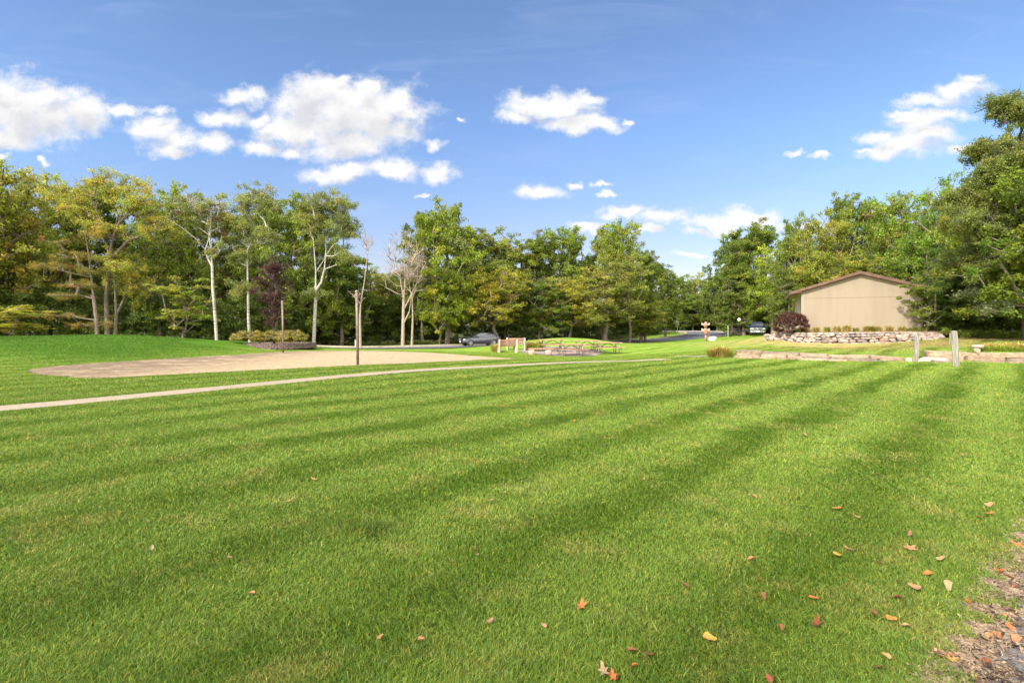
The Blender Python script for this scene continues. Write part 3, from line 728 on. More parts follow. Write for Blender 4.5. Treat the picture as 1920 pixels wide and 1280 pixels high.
# ---- hero birches (left), each with its own limbs
def hero(name, label, d, trunks, ells, pxbase, bark, leafmat=M_leaf, basez=None, cat='tree', tf=1.0, fat=1.0, **kw):
    kwt = tf
    """trunks given in photo pixels (px, py, radius) at depth d -> world sized, local to the foot"""
    x0, y0 = P2(pxbase, d); z0 = gz(x0, y0) if basez is None else basez
    TT = []
    rs = np.random.RandomState(kw.get('seed', 1)+900)
    for tr in trunks:
        pts = []; dy = 0.0; sgn = rs.choice([-1, 1])
        for i, q in enumerate(tr):
            X, _, Z = C3(q[0], q[1], d); yy = q[3] if len(q) > 3 else 0.0
            pts.append((X-x0, yy, Z-z0, q[2]*(kwt if i < 2 or q[2] > .12 else kwt*.6)))
        TT.append(pts)
    EE = []
    for (cx, cy, rx, ry, w, *dep) in ells:
        X, _, Z = C3(cx, cy, d); EE.append((X-x0, dep[0] if dep else 0.0, Z-z0, rx*d/960, (dep[1] if len(dep) > 1 else rx*d/960*.9), ry*fat*d/960, w))
    (wv, wf), lv = tree_geo(trunks=TT, ells=EE, **kw)
    o = empty(name, (x0, y0, z0), label=label, cat=cat)
    link('trunk', np_mesh('trunk', wv, wf, smooth=True), o, bark)
    if lv: link('crown', np_mesh('crown', *lv), o, leafmat)
    return o
BH = ((.22, .26, .06), (.25, .28, .055), (.31, .28, .055))
hero('birch_tree', 'white birch with bare forking upper limbs rising behind the grass mound', 39, [
    [(407, 648, .17), (404, 600, .155), (399, 540, .14), (398, 500, .13), (396, 470, .10), (392, 445, .08), (387, 420, .05, .4), (383, 385, .03, .6)],
    [(398, 500, .10), (390, 485, .09), (385, 468, .08), (372, 448, .06, -.4), (350, 428, .045, -.8), (330, 415, .02, -1.0)],
    [(392, 445, .07), (400, 425, .05, -.3), (402, 400, .04, -.5), (408, 372, .015, -.6)],
    [(385, 468, .05), (388, 440, .05, .4), (375, 420, .035, .8), (362, 395, .02, 1.1)]],
    [(375, 400, 40, 35, 1.6), (355, 385, 28, 22, 1), (405, 400, 26, 30, 1), (400, 460, 30, 35, .5)], 407, M_birch, seed=31, tf=.72, bf=.5, nclump=110, n_per=170, leaf=.10, crad=.42, hue=(BH[0], BR, BH[2]), bare=.45, twigs=6, minr=.013)
hero('birch_tree.001', 'slim white birch with leafy spreading crown left of the purple tree', 40, [
    [(469, 650, .16), (466, 600, .14), (465, 540, .13), (464, 500, .11), (464, 470, .10), (470, 430, .08), (480, 395, .06), (492, 360, .03)],
    [(470, 430, .05), (460, 400, .04, .5), (462, 370, .03, .8)], [(480, 395, .05), (500, 372, .04, -.4), (512, 355, .02, -.6)]],
    [(480, 375, 44, 30, 2), (455, 430, 40, 30, 1.6), (495, 440, 30, 30, 1), (445, 480, 30, 24, 1), (440, 540, 26, 22, .7)], 469, M_birch, seed=32, tf=.72, bf=.55, nclump=170, n_per=190, leaf=.10, crad=.48, hue=BH, bare=.04, minr=.012)
hero('birch_tree.002', 'tall white birch forking into two stems right of the planter', 40.5, [
    [(588, 652, .20), (590, 600, .18), (592, 560, .165), (592, 545, .15), (592, 510, .11), (590, 480, .09), (585, 450, .06, .3), (578, 420, .03, .5)],
    [(592, 550, .13), (602, 530, .12), (608, 505, .11), (611, 480, .10), (611, 455, .08), (618, 430, .05), (622, 400, .03)],
    [(611, 475, .05), (628, 462, .045, -.5), (645, 452, .02, -.7)], [(592, 510, .04), (604, 485, .04, .5), (606, 460, .03, .7)]],
    [(618, 385, 48, 34, 2.2), (600, 425, 48, 28, 1.6), (645, 430, 28, 34, 1.2), (575, 400, 26, 26, .9), (645, 480, 24, 20, .6), (590, 552, 22, 8, .25)], 588, M_birch, seed=33, tf=.72, bf=.55, nclump=210, n_per=190, leaf=.10, crad=.50, hue=BH, bare=.04, minr=.012)
# purple plum in the planter
hero('purple_leaf_tree', 'purple-leaved plum tree growing behind the clipped planter shrubs', 37.6, [
    [(514, 652, .10), (514, 625, .09), (512, 600, .07), (508, 570, .05), (505, 530, .03)], [(514, 622, .06), (520, 600, .05), (527, 570, .035), (530, 540, .02)], [(512, 605, .05), (500, 580, .035, .4), (493, 555, .02, .6)]],
    [(513, 545, 36, 42, 3), (512, 505, 26, 26, 1.3), (515, 590, 22, 20, 1)], 514, M_darkbark, seed=41, nclump=120, n_per=120, leaf=.085, crad=.34, flat=.9, hue=((.065, .030, .030), (.10, .032, .036), (.13, .085, .05)), huevar=.3, minr=.009, shell=.35)
# bare and dead trees between birches and the big oaks
hero('dead_tree', 'lone thin leafless tree rising just right of the near metal post', 52, [
    [(676, 655, .13), (675, 600, .11), (676, 570, .10), (683, 530, .085), (686, 500, .07), (690, 470, .06), (686, 450, .04), (680, 430, .02)],
    [(690, 475, .04), (694, 455, .03, .3), (688, 440, .015, .5)], [(676, 570, .05), (665, 555, .04, -.4), (655, 545, .02, -.5)]],
    [(686, 455, 14, 22, 1), (672, 560, 14, 16, .3)], 676, M_palebark, seed=51, nclump=22, n_per=10, leaf=.11, crad=.5, bare=.85, hue=(OL,), minr=.016)
DB = [[(755, 653, .22), (756, 600, .18), (757, 560, .15), (750, 520, .10), (742, 490, .07), (735, 460, .04)],
    [(757, 580, .10), (768, 560, .09), (780, 530, .07, .5), (782, 490, .05, .8), (778, 450, .03, 1.0)], [(757, 560, .08), (762, 520, .07, -.5), (760, 480, .05, -.8), (752, 445, .025, -1)],
    [(750, 520, .06), (735, 500, .05, .5), (724, 475, .03, .9)], [(755, 610, .09), (768, 585, .08, -.2), (774, 550, .05, -.5), (790, 520, .03, -.8)]]
hero('dead_tree.001', 'largest leafless grey-brown tree with forking stem beyond the road', 57, DB, [(755, 480, 46, 52, 2), (745, 520, 40, 40, 1), (780, 520, 34, 46, 1)], 755, M_palebark, seed=52, nclump=90, n_per=16, leaf=.12, crad=.8, bare=.86, hue=(OL, G1), twigs=5, minr=.02)
hero('dead_tree.002', 'second leafless stem close beside the largest leafless tree', 58.5, [
    [(772, 652, .15), (774, 600, .12), (773, 560, .10), (776, 520, .07), (786, 480, .04)], [(773, 560, .06), (765, 530, .05, .5), (760, 505, .02, .8)]],
    [(778, 505, 30, 40, 1)], 772, M_palebark, seed=53, nclump=45, n_per=16, leaf=.12, crad=.8, bare=.85, hue=(OL,), minr=.02)
# the open yellowing tree at the left with dark limbs
hero('ash_tree', 'tall open-crowned tree with yellowing leaves and dark forking limbs above the mound', 45, [
    [(202, 640, .22), (201, 600, .19), (199, 560, .17), (203, 520, .15), (206, 480, .13), (210, 450, .12), (222, 420, .09), (236, 380, .06), (245, 340, .03)],
    [(216, 640, .16), (218, 590, .14), (216, 540, .12), (212, 500, .11)],
    [(206, 480, .10), (190, 450, .09, .5), (165, 420, .06, 1.0), (135, 395, .03, 1.5)], [(210, 450, .08), (196, 410, .07, -.5), (184, 370, .04, -1), (180, 340, .02, -1.2)],
    [(222, 420, .06), (252, 400, .05, -.6), (280, 375, .03, -1.0)], [(210, 450, .07), (212, 400, .06, .6), (215, 355, .03, 1)]],
    [(210, 355, 62, 36, 2.2), (150, 385, 50, 40, 1.4), (265, 385, 55, 42, 1.6), (205, 430, 70, 36, 1.4), (230, 500, 50, 40, 1.2), (110, 370, 34, 30, .7), (300, 430, 34, 34, .8), (250, 540, 34, 40, .8)], 202, M_bark,
    seed=61, nclump=300, n_per=130, leaf=.135, crad=.6, hue=((.40, .38, .055), (.32, .35, .05), (.26, .32, .05), (.50, .38, .06)), bare=.05, shell=.3, minr=.016)
# pine with long yellow needles
hero('pine_tree', 'pine with tiers of golden yellow needle tufts at the left of the mound', 42.5, [
    [(183, 640, .17), (181, 600, .15), (176, 560, .13), (170, 510, .10), (165, 470, .06), (160, 440, .03)], [(181, 598, .05), (150, 596, .04), (100, 590, .03), (60, 592, .015)],
    [(176, 560, .05), (140, 552, .04, .3), (95, 555, .02, .6)], [(181, 612, .03), (205, 606, .03, -.2), (222, 606, .015, -.3)], [(170, 520, .04), (130, 510, .03, -.5), (95, 500, .02, -.8)]],
    [(120, 592, 72, 5, 2.2), (150, 610, 40, 4, .8), (200, 606, 16, 5, .7), (125, 555, 60, 8, 2), (150, 535, 50, 8, 1.6), (105, 500, 46, 12, 1.4), (140, 480, 50, 12, 1.5), (165, 510, 30, 8, 1), (120, 455, 42, 12, 1), (160, 440, 30, 10, .8)], 183, M_bark,
    seed=62, nclump=150, n_per=120, leaf=.20, crad=.42, flat=.75, hue=((.30, .23, .035), (.22, .22, .04), (.38, .20, .05), (.16, .18, .03)), aspect=.10, up=.2, shell=.2, rise=.1)
# big open oak at the right edge
OH = ((.19, .235, .05), (.23, .26, .055), (.29, .28, .045), (.14, .18, .035))
hero('oak_tree', 'tallest oak at the right edge with open top branches against the sky', 30, [
    [(1935, 640, .42), (1930, 560, .36), (1915, 480, .32), (1905, 400, .27), (1898, 340, .22), (1900, 300, .17), (1910, 260, .12), (1925, 220, .07)],
    [(1898, 340, .12), (1880, 310, .10, .4), (1862, 290, .07, .6), (1835, 280, .04, .8)], [(1900, 300, .10), (1885, 270, .08, -.4), (1870, 240, .06, -.6), (1852, 215, .03, -.8)],
    [(1905, 400, .16), (1870, 385, .12, -.7), (1830, 370, .08, -1.3), (1790, 362, .04, -1.8)], [(1915, 480, .18), (1880, 455, .14, -.8), (1840, 440, .10, -1.6), (1795, 440, .05, -2.2)],
    [(1905, 400, .14), (1950, 370, .11, -.3), (2000, 340, .06, -.8)], [(1930, 560, .14), (1890, 520, .11, -1), (1860, 500, .06, -2)]],
    [(1895, 320, 62, 42, 2.2, -.8, 1.6), (1848, 335, 42, 26, 1.2, -.6, 1), (1925, 225, 52, 34, 1.5, -.6, 1.2), (1880, 205, 40, 22, 1.0, 0, 1.2), (1925, 310, 50, 60, 1.6, -1.2, 1.2), (1920, 400, 60, 50, 1.4, -2.5, 1.2), (1850, 278, 40, 14, 1.0, .6, .9), (1900, 290, 44, 26, 1.2), (1880, 365, 70, 30, 2), (1805, 375, 46, 22, 1.3), (1790, 425, 60, 24, 1.6, -1), (1880, 440, 90, 36, 2.6), (1960, 330, 60, 60, 2), (1850, 490, 95, 34, 2.2), (1960, 460, 60, 60, 1.6)], 1935, M_darkbark,
    seed=71, fat=1.4, nclump=950, n_per=190, leaf=.10, crad=.46, flat=1.0, hue=OH, bare=.07, twigs=6, shell=.3, minr=.014)

# ---- the wood edge: (kind, px, depth, top row, width px, tint, label)
WE = 'trees along the edge of the wood'
Y1 = (1.25, 1.08, .9); Dk = (.72, .80, .85); Br = (1.35, 1.3, .9); Gy = (1.05, 1.0, 1.5)
TREES = [
 ('yellow', 15, 47, 318, 190, (1, 1, 1), 'golden yellow-green tree at the extreme left behind the pine'),
 ('light', -75, 43, 330, 200, T1, 'green tree cut by the left border beside the golden one'),
 ('yellow', 95, 52, 332, 170, (.85, .95, 1), 'yellowing tree behind and left of the open-crowned one'),
 ('tall', 165, 55, 350, 150, Dk, 'dark green tree deep behind the pine and the open-crowned tree'),
 ('light', 300, 50, 345, 130, (.9, 1, 1), 'light green tree just right of the open-crowned yellowing one'),
 ('broad', 352, 54, 362, 130, T1, 'green tree behind the bare-topped birch'),
 ('broad', 270, 58, 420, 170, Dk, 'dark rounded tree filling in right behind the mound crest'),
 ('light', 425, 57, 372, 120, (1, .98, 1), 'leafy tree between the left two birches'),
 ('broad', 545, 55, 366, 170, (1, 1, .95), 'wide dark-limbed tree behind the purple plum'),
 ('tall', 500, 60, 372, 110, T1, 'green tree behind the slim birch crown'),
 ('tall', 640, 60, 470, 110, (.9, 1, 1), 'shorter green tree right of the forked birch'),
 ('broad', 600, 64, 440, 140, Dk, 'dark tree deep in the wood behind the forked birch'),
 ('light', 705, 68, 505, 120, Gy, 'low grey-green tree in the gap behind the near metal post'),
 ('broad', 745, 70, 515, 130, (.85, .95, 1), 'low green tree behind the leafless trees'),
 ('broad', 838, 62, 378, 165, (1.12, 1.12, .85), 'tallest bright green oak above the parked hatchback'),
 ('tall', 792, 64, 400, 95, (.85, .9, 1), 'dark-trunked oak between leafless trees and the tallest bright oak'),
 ('tall', 905, 66, 428, 120, T1, 'green oak right behind the hatchback roof'),
 ('light', 950, 69, 430, 110, (.95, .95, 1), 'thin-crowned oak above the benches'),
 ('tall', 1003, 67, 438, 100, (.85, .9, 1), 'loose dark oak with ragged top above the picnic tables'),
 ('light', 930, 62, 505, 130, Y1, 'yellow-tinged smaller tree in front of the oaks behind the benches'),
 ('broad', 1062, 69, 427, 125, (1.05, 1.1, .9), 'rounded green tree left of the pair with the yellow top'),
 ('yellow', 1180, 67, 420, 110, (.75, .9, .8), 'tall dense tree with yellow-brown top at the right end of the row'),
 ('broad', 1128, 70, 428, 120, (1.05, 1.05, .9), 'tall green tree just left of the yellow-topped one'),
 ('light', 1135, 63.5, 485, 120, Gy, 'silvery grey-green tree in front of the tall pair'),
 ('light', 1070, 64, 520, 110, Y1, 'yellowish small tree behind the low grass rise'),
 ('broad', 1012, 64, 520, 120, Dk, 'dark low-branched tree behind the picnic tables'),
 ('tall', 1210, 72, 470, 70, (.9, 1, 1), 'narrow green tree on the right flank of the row'),
 ('tall', 1247, 84, 495, 62, (.9, .95, 1), 'slim tree where the row drops towards the road junction'),
 ('light', 1200, 70, 560, 90, (1.1, 1.1, .9), 'low light green tree on the grass verge by the bend'),
 ('broad', 1268, 116, 518, 80, (.8, .9, 1), 'far tree left of centre beyond the junction'),
 ('light', 1305, 120, 512, 60, (1, 1.05, .9), 'far tree directly over the carved pole'),
 ('broad', 1338, 118, 516, 70, Gy, 'far grey-green tree right of the carved pole'),
 ('broad', 1300, 113, 560, 80, Dk, 'low dark tree across the junction behind the carved pole'),
 ('light', 1345, 110, 556, 66, (1.1, 1.1, .9), 'low light tree across the junction left of the globe lamp'),
 ('broad', 1378, 88, 442, 110, (.82, .92, 1), 'dark oak standing left of the lamp and pickup'),
 ('tall', 1415, 82, 414, 100, (.82, .92, 1), 'tall dark oak over the pickup'),
 ('broad', 1395, 79, 500, 120, T1, 'spreading low-branched tree behind the globe lamp'),
 ('light', 1448, 74, 462, 90, (1.2, 1.35, .8), 'bright lime-green tree between pickup and garage'),
 ('broad', 1488, 64, 410, 100, (.9, .95, 1), 'green tree over the left eave of the garage'),
 ('yellow', 1545, 56, 398, 125, (.80, .88, .8), 'yellowing maple with golden tips above the garage roof'),
 ('broad', 1590, 66, 368, 130, (.9, .98, 1), 'high rounded green tree behind the garage ridge'),
 ('tall', 1655, 64, 382, 110, Gy, 'grey-green tree behind the right roof slope'),
 ('broad', 1480, 54, 505, 95, T1, 'low green tree tucked behind the garage left eave'),
 ('light', 1620, 50, 472, 120, T1, 'light green tree just over the garage ridge'),
 ('yellow', 1712, 52, 362, 130, (.68, .92, .75), 'yellow-green tree right of the garage rising to the oaks'),
 ('broad', 1700, 47, 440, 110, (.9, .98, 1), 'dark-limbed tree above the right end of the garage'),
 ('yellow', 1775, 43, 335, 150, (.62, .9, .8), 'yellow-green oak left of the tallest oak'),
 ('broad', 1840, 38, 330, 170, (.95, 1, 1), 'dense oak behind the tallest oak'),
 ('broad', 1775, 36.5, 470, 110, (.62, .75, .85), 'dense dark tree overhanging the right edge of the garage'),
 ('broad', 1850, 34, 455, 150, (.55, .7, .85), 'dense dark tree under the tallest oak'),
 ('tall', 1930, 33, 420, 150, (.6, .72, .85), 'dark tree at the right border below the oak'),
 ('broad', 1985, 27.5, 300, 300, (.95, 1, 1), 'leafy oak half cut by the right border in front of the tallest oak'),
 ('broad', 1890, 36, 250, 170, (.9, 1, 1), 'oak directly behind the crown of the tallest oak'),
 ('broad', 2070, 31, 330, 200, Dk, 'oak mostly beyond the right border'),
]
for k_, (kind, px, d, ty, w, tint, lab) in enumerate(TREES):
    nm = {'broad': 'oak_tree', 'tall': 'woodland_tree', 'light': 'elm_tree', 'yellow': 'yellowing_tree'}[kind]
    place(kind, px, d, ty, w, tint, lab, name=nm, group=WE)
SM = [
 ('maple', 345, 44.5, 518, 115, (.9, 1, 1), 'small yellow-green leaning maple at the right foot of the mound'),
 ('maple', 20, 40, 572, 110, (1.1, 1.15, 1), 'low yellow-green sapling at the far left mound edge'),
 ('maple', 825, 59, 520, 66, (1.25, 1.35, .7), 'bright yellow-green young maple left of the hatchback'),
 ('maple', 1362, 80, 575, 48, (.6, .85, .9), 'small round-headed young tree left of the globe lamp'),
 ('maple', 1738, 35.4, 520, 80, (.62, .8, .9), 'leafy maple bough tree leaning across the right end of the garage'),
]
for (kind, px, d, ty, w, tint, lab) in SM:
    place(kind, px, d, ty, w, tint, lab, name='young_tree', group='young trees in front of the wood', rz=0)

# ---- undergrowth along the wood edge and the deep wood behind: masses nobody could count
def mass(name, label, line, depthr, hr, n, n_per, leaf, crad, hue, seed, cat, spread=None, lift=0.):
    rs = np.random.RandomState(seed); L = np.array(line, float)
    t = rs.rand(n)*(len(L)-1); i = np.minimum(t.astype(int), len(L)-2); f = (t-i)[:, None]
    q = L[i]*(1-f)+L[i+1]*f            # px, d, topy
    dep = q[:, 1]+rs.rand(n)*depthr; px = q[:, 0]
    x = (px-960)/960*dep; y = dep; z0 = gz(x, y)
    zt = CH+(HY-q[:, 2])*q[:, 1]/960
    fr = rs.rand(n)**.8
    var = .78+.22*np.sin(px*.09+2*np.sin(px*.041))
    z = z0+.15+lift+(np.maximum(zt-z0-crad*.6, .4))*fr*var
    lv = leaves_geo(rs, np.stack([x, y, z], 1), n_per, leaf, crad*rs.uniform(.7, 1.3, n), .8, hue, .3)
    m = link(name, np_mesh(name, *lv), None, M_leaf); m.color = (1, 1, 1, 1)
    return tag(m, label, cat, kind='stuff')
mass('undergrowth', 'dark tangled undergrowth along the foot of the wood', [(-160, 40, 500), (0, 44, 520), (120, 47, 530), (250, 47.5, 520), (400, 47, 520), (470, 49, 520), (560, 54, 525), (600, 63, 540), (720, 64, 545), (850, 66.5, 545), (1000, 71, 545), (1120, 77, 555), (1200, 86, 560), (1212, 96, 570)],
     5.0, 1, 2900, 95, .17, .62, (DK, G2, G1, (.10, .13, .02)), 81, 'undergrowth')
mass('undergrowth', 'low leafy growth across the junction and behind the pickup', [(1205, 114, 598), (1260, 114, 600), (1340, 114, 600), (1400, 108, 598), (1420, 84, 570), (1470, 74, 560), (1500, 60, 545)], 4.0, 1, 420, 90, .2, .8, (G1, G2, (.15, .19, .03)), 82, 'undergrowth')
mass('undergrowth', 'dense dark shrubs under the oaks right of the garage', [(1742, 39, 520), (1765, 35.3, 510), (1800, 34.6, 500), (1860, 33.6, 490), (1920, 32.6, 480), (2080, 31, 470)], 3.0, 1, 1100, 150, .11, .45, (DK, G2, (.05, .095, .02)), 83, 'undergrowth')
mass('wood', 'deep wood seen between the nearer trees on the left', [(-200, 62, 450), (100, 64, 440), (300, 64, 440), (500, 68, 440), (640, 72, 490), (760, 76, 520), (860, 78, 470), (1000, 80, 475), (1150, 82, 475), (1225, 92, 520), (1240, 122, 535), (1370, 122, 535), (1385, 96, 480)],
     9.0, 1, 1900, 150, .34, 1.35, (DK, G2, G1), 84, 'wood')
mass('wood', 'deep wood filling in behind the garage', [(1370, 92, 480), (1440, 80, 460), (1500, 72, 440), (1600, 70, 420), (1720, 60, 410), (1800, 50, 400), (1900, 44, 400), (2100, 42, 400)],
     8.0, 1, 1100, 140, .30, 1.15, (DK, G2, G1), 85, 'wood')
mass('weeds', 'strip of pale weeds and tall grass along the foot of the wood', [(600, 59.5, 640), (720, 60, 640), (850, 63, 638), (1000, 68.5, 634), (1130, 74, 632), (1200, 84, 624)], .8, 1, 260, 40, .12, .3, ((.14, .17, .04), (.20, .20, .06)), 86, 'weeds')
mass('weeds', 'fresh green weeds in front of the dark shrubs at the right', [(1765, 33.6, 625), (1830, 33.0, 626), (1920, 31.4, 627), (2050, 29.5, 627)], .7, 1, 120, 60, .08, .22, ((.16, .21, .03), (.11, .17, .02)), 87, 'weeds')

# ------------------------------------------------------------------ garage
M_stucco = mat('tan_panel', fn=lambda t, oc: mixc(t, mrange(t, noise(t, vm(t, 'MULTIPLY', oc, (1.6, 1.6, .22)), 1.1, 6, .6), .3, .75), (.285, .235, .172, 1), (.255, .208, .148, 1)), rough=.9, spec=.2, bump=(40, .25, .01))
M_trimt = mat('tan_trim', (.278, .228, .165), .8)
M_brown = mat('brown_fascia', fn=two((.10, .05, .033), (.16, .08, .052), 4, 6), rough=.7)
M_soffit = mat('soffit', (.22, .17, .12), .9)
M_shing = mat('shingles', fn=two((.10, .07, .055), (.20, .14, .10), 9, 6), rough=.95, bump=(30, 1, .02))
M_greyw = mat('side_wall_panel', fn=two((.36, .32, .27), (.42, .37, .31), 1, 4), rough=.9)
def garage():
    rz = math.atan2(E1.y, E1.x)
    o = empty('garage', (GA.x, GA.y, GZ), rz, label='tan gable-ended garage with brown roof trim above the fieldstone wall', cat='garage')
    Wd, D, he, hp = 7.6, 9.0, 3.08, 4.28
    MB().prism([(0, -.6), (Wd, -.6), (Wd, he), (Wd/2, hp), (0, he)], 0, .16).build('front_wall', M_stucco, o)
    MB().box((Wd/2, -.008, 2.50), (Wd-.1, .016, .03)).build('panel_joint', mat('joint', (.27, .205, .13), .9), o)
    mb = MB(); mb.prism([(0, -.6), (Wd, -.6), (Wd, he), (Wd/2, hp), (0, he)], D-.16, D); mb.build('rear_wall', M_greyw, o)
    MB().box((.08, D/2, he/2-.3), (.16, D-.34, he+.6)).build('side_wall', M_greyw, o)
    MB().box((Wd-.08, D/2, he/2-.3), (.16, D-.34, he+.6)).build('side_wall', M_greyw, o)
    MB().box((.12, -.02, he/2-.42), (.26, .036, he+.3)).build('corner_board', M_trimt, o)
    MB().box((-.018, .5, 1.35), (.03, .12, 2.6)).build('downspout', mat('dark_trim', (.035, .025, .02), .6), o)
    s = (hp-he)/(Wd/2); ov = .78; th = .13
    for sg in (-1, 1):
        x0 = Wd/2; x1 = Wd/2+sg*(Wd/2+ov); z1 = hp+.02-s*(Wd/2+ov)
        pl = [(x0, hp+.02), (x1, z1), (x1, z1+th), (x0, hp+.02+th)]
        MB().prism(pl, -.30, D+.3).build('roof_slope', M_shing, o)
        pl = [(x0, hp-.05), (x1, z1-.05), (x1, z1+th+.015), (x0, hp+th+.035)]
        MB().prism(pl, -.335, -.303).build('rake_board', M_brown, o)
        MB().box((x1+sg*.016, D/2, z1+.02), (.03, D+.66, .24)).build('eave_board', M_brown, o)
        xe = 0 if sg < 0 else Wd
        MB().prism([(xe+sg*.002, he-.16), (x1-sg*.01, he-.16), (x1-sg*.01, he-.12), (xe+sg*.002, he-.12)], -.29, D).build('soffit', M_soffit, o)
        MB().prism([(xe+sg*.0, he-.16), (x1, he-.16), (x1, z1), (xe, z1+s*ov)], -.302, -.27).build('eave_return', M_brown, o)
    return o
garage()

# fieldstone wall: boulders laid in courses on a curve
def fieldstone():
    rs = np.random.RandomState(21); mb = MB()
    L = spline([P2(p, d) for p, d in zip(WALLPX, WALLD)], 10)
    zb = np.interp(np.linspace(0, 1, len(L)), np.linspace(0, 1, len(WALLPX)), [C3(p, b, d)[2] for p, b, d in zip(WALLPX, WALLBY, WALLD)])
    zt = np.interp(np.linspace(0, 1, len(L)), np.linspace(0, 1, len(WALLPX)), [C3(p, t, d+.5)[2] for p, t, d in zip(WALLPX, [621, 624, 623.5, 623, 623, 622, 622.5, 624, 629], WALLD)])
    seg = np.r_[0, np.cumsum(np.linalg.norm(np.diff(L, axis=0), axis=1))]
    pal = [(.42, .315, .25), (.33, .24, .185), (.25, .215, .19), (.37, .265, .215), (.44, .345, .27), (.21, .18, .16), (.35, .225, .165), (.30, .265, .23)]
    row = 0; frac = 0.0
    while frac < .95:
        hrow = rs.uniform(.17, .22); s = rs.rand()*.3
        while s < seg[-1]:
            x = np.interp(s, seg, L[:, 0]); y = np.interp(s, seg, L[:, 1]); b = np.interp(s, seg, zb); t = np.interp(s, seg, zt)
            z = b+hrow*.35+frac*(t-b)
            if z < t+.06:
                w = rs.uniform(.22, .44); hh = hrow*rs.uniform(.42, .53)
                ba = frac*.45
                c = np.array(pal[rs.randint(len(pal))])*rs.uniform(.66, 1.05)
                mb.blob((x+ba*.35+rs.normal(0, .02), y+ba*.9+rs.normal(0, .03), z+rs.normal(0, .02)), (w*.54, .24, hh*1.12), seed=rs.randint(9999), amp=.10, sub=2, col=tuple(c), flat=rs.rand() < .35)
                s += w*1.03
            else: s += .3
        frac += hrow/.93; row += 1
    # a looser heap turning the left corner
    for k in range(26):
        X, Y = P2(1447+rs.rand()*34, 40.6-rs.rand()*1.2); c = np.array(pal[rs.randint(len(pal))])*rs.uniform(.8, 1.1)
        mb.blob((X, Y+rs.rand()*1.2, np.interp(X, [18, 22], [.35, .3])+rs.rand()*.65*min(1, (X-20.0)/1.2 if X > 20 else .1)), (rs.uniform(.14, .26), .2, rs.uniform(.1, .16)), seed=k, amp=.14, col=tuple(c))
    m = mat('fieldstone', fn=attrcol(6, amp=.35), rough=.85, bump=(12, .6, .03))
    o = mb.build('stone_wall', m, None, attr=True)
    tag(o, 'curved fieldstone retaining wall of rounded pink and grey boulders below the garage', 'wall')
    # soil core and planting bed behind it
    V = []; n = len(L); hed = []
    for i in range(n):
        V += [(L[i][0]+.10, L[i][1]+.25, zb[i]-.2), (L[i][0]+.22, L[i][1]+.42, zt[i]-.04)]
        f = i/(n-1); g_ = GP(-1.2+f*11.5, .05); V.append((g_[0], g_[1], GZ+.06))
    fs = [(i*3+k, i*3+k+1, (i+1)*3+k+1, (i+1)*3+k) for i in range(n-1) for k in range(2)]
    b = MB().add(V, fs, True).build('planting_bed', mat('bed_soil', fn=two((.14, .10, .065), (.30, .21, .12), 3, 8), rough=1, bump=(15, 1, .05)), None)
    tag(b, kind='structure')
fieldstone()

# low flagstone wall with a concrete-cream colour
def flagwall(name, label, p0, p1, hfun, rows, seed, dep=.95):
    rs = np.random.RandomState(seed); mb = MB()
    pxs = np.linspace(p0, p1, 60); L = np.array([fw(p) for p in pxs]); seg = np.r_[0, np.cumsum(np.linalg.norm(np.diff(L, axis=0), axis=1))]
    pal = [(.28, .20, .125), (.31, .225, .145), (.23, .165, .108), (.29, .205, .14), (.20, .155, .11)]
    for r in range(rows):
        s = rs.rand()*.2
        while s < seg[-1]-.1:
            w = rs.uniform(.6, 2.0); w = min(w, seg[-1]-s)
            sc = s+w/2; x = np.interp(sc, seg, L[:, 0]); y = np.interp(sc, seg, L[:, 1]); px = np.interp(sc, seg, pxs)
            xa, ya = np.interp(s, seg, L[:, 0]), np.interp(s, seg, L[:, 1]); xb, yb = np.interp(s+w, seg, L[:, 0]), np.interp(s+w, seg, L[:, 1])
            a = math.atan2(yb-ya, xb-xa); H = hfun(px); h = H/rows
            # irregular slab outline
            n = 12; top = []; bot = []
            dd = dep*rs.uniform(.8, 1.1); c, sn = math.cos(a), math.sin(a)
            for k in range(n):
                th = 2*math.pi*(k+.5)/n; ex = abs(math.cos(th))**.25*np.sign(math.cos(th)); ey = abs(math.sin(th))**.35*np.sign(math.sin(th))
                lx = ex*(w/2+.01)*rs.uniform(.97, 1.0); ly = ey*dd/2*rs.uniform(.88, 1.0)+.22+r*.24
                X = x+lx*c-ly*sn; Y = y+lx*sn+ly*c
                bot.append((X, Y, r*h-.03)); top.append((X+rs.normal(0, .008), Y+rs.normal(0, .008), (r+1)*h-.006+rs.normal(0, .02)+.03*math.sin(3.1*X+2*r)))
            col = tuple(np.array(pal[rs.randint(len(pal))])*rs.uniform(.88, 1.1))
            fs = [tuple(range(n)), tuple(range(n, 2*n))[::-1]]+[(i, (i+1) % n, n+(i+1) % n, n+i) for i in range(n)]
            mb.add(bot+top, fs, col=col); s += w
    o = mb.build(name, mat('flagstone', fn=attrcol(7, amp=.3), rough=.85, bump=(10, .8, .03)), None, bevel=.02, attr=True)
    return tag(o, label, 'wall')
flagwall('flagstone_wall', 'low cream flagstone edging wall on the left of the wooden posts', 1372, 1700, lambda p: float(np.interp(p, [1372, 1430, 1560, 1700], [.36, .34, .24, .24])), 3, 5)
flagwall('flagstone_wall.001', 'taller cream flagstone wall on the right of the leaning post', 1735, 2060, lambda p: float(np.interp(p, [1735, 1800, 1920, 2060], [.34, .47, .46, .44])), 3, 6)
RP = [(.52, .40, .30), (.46, .36, .27), (.58, .47, .36)]
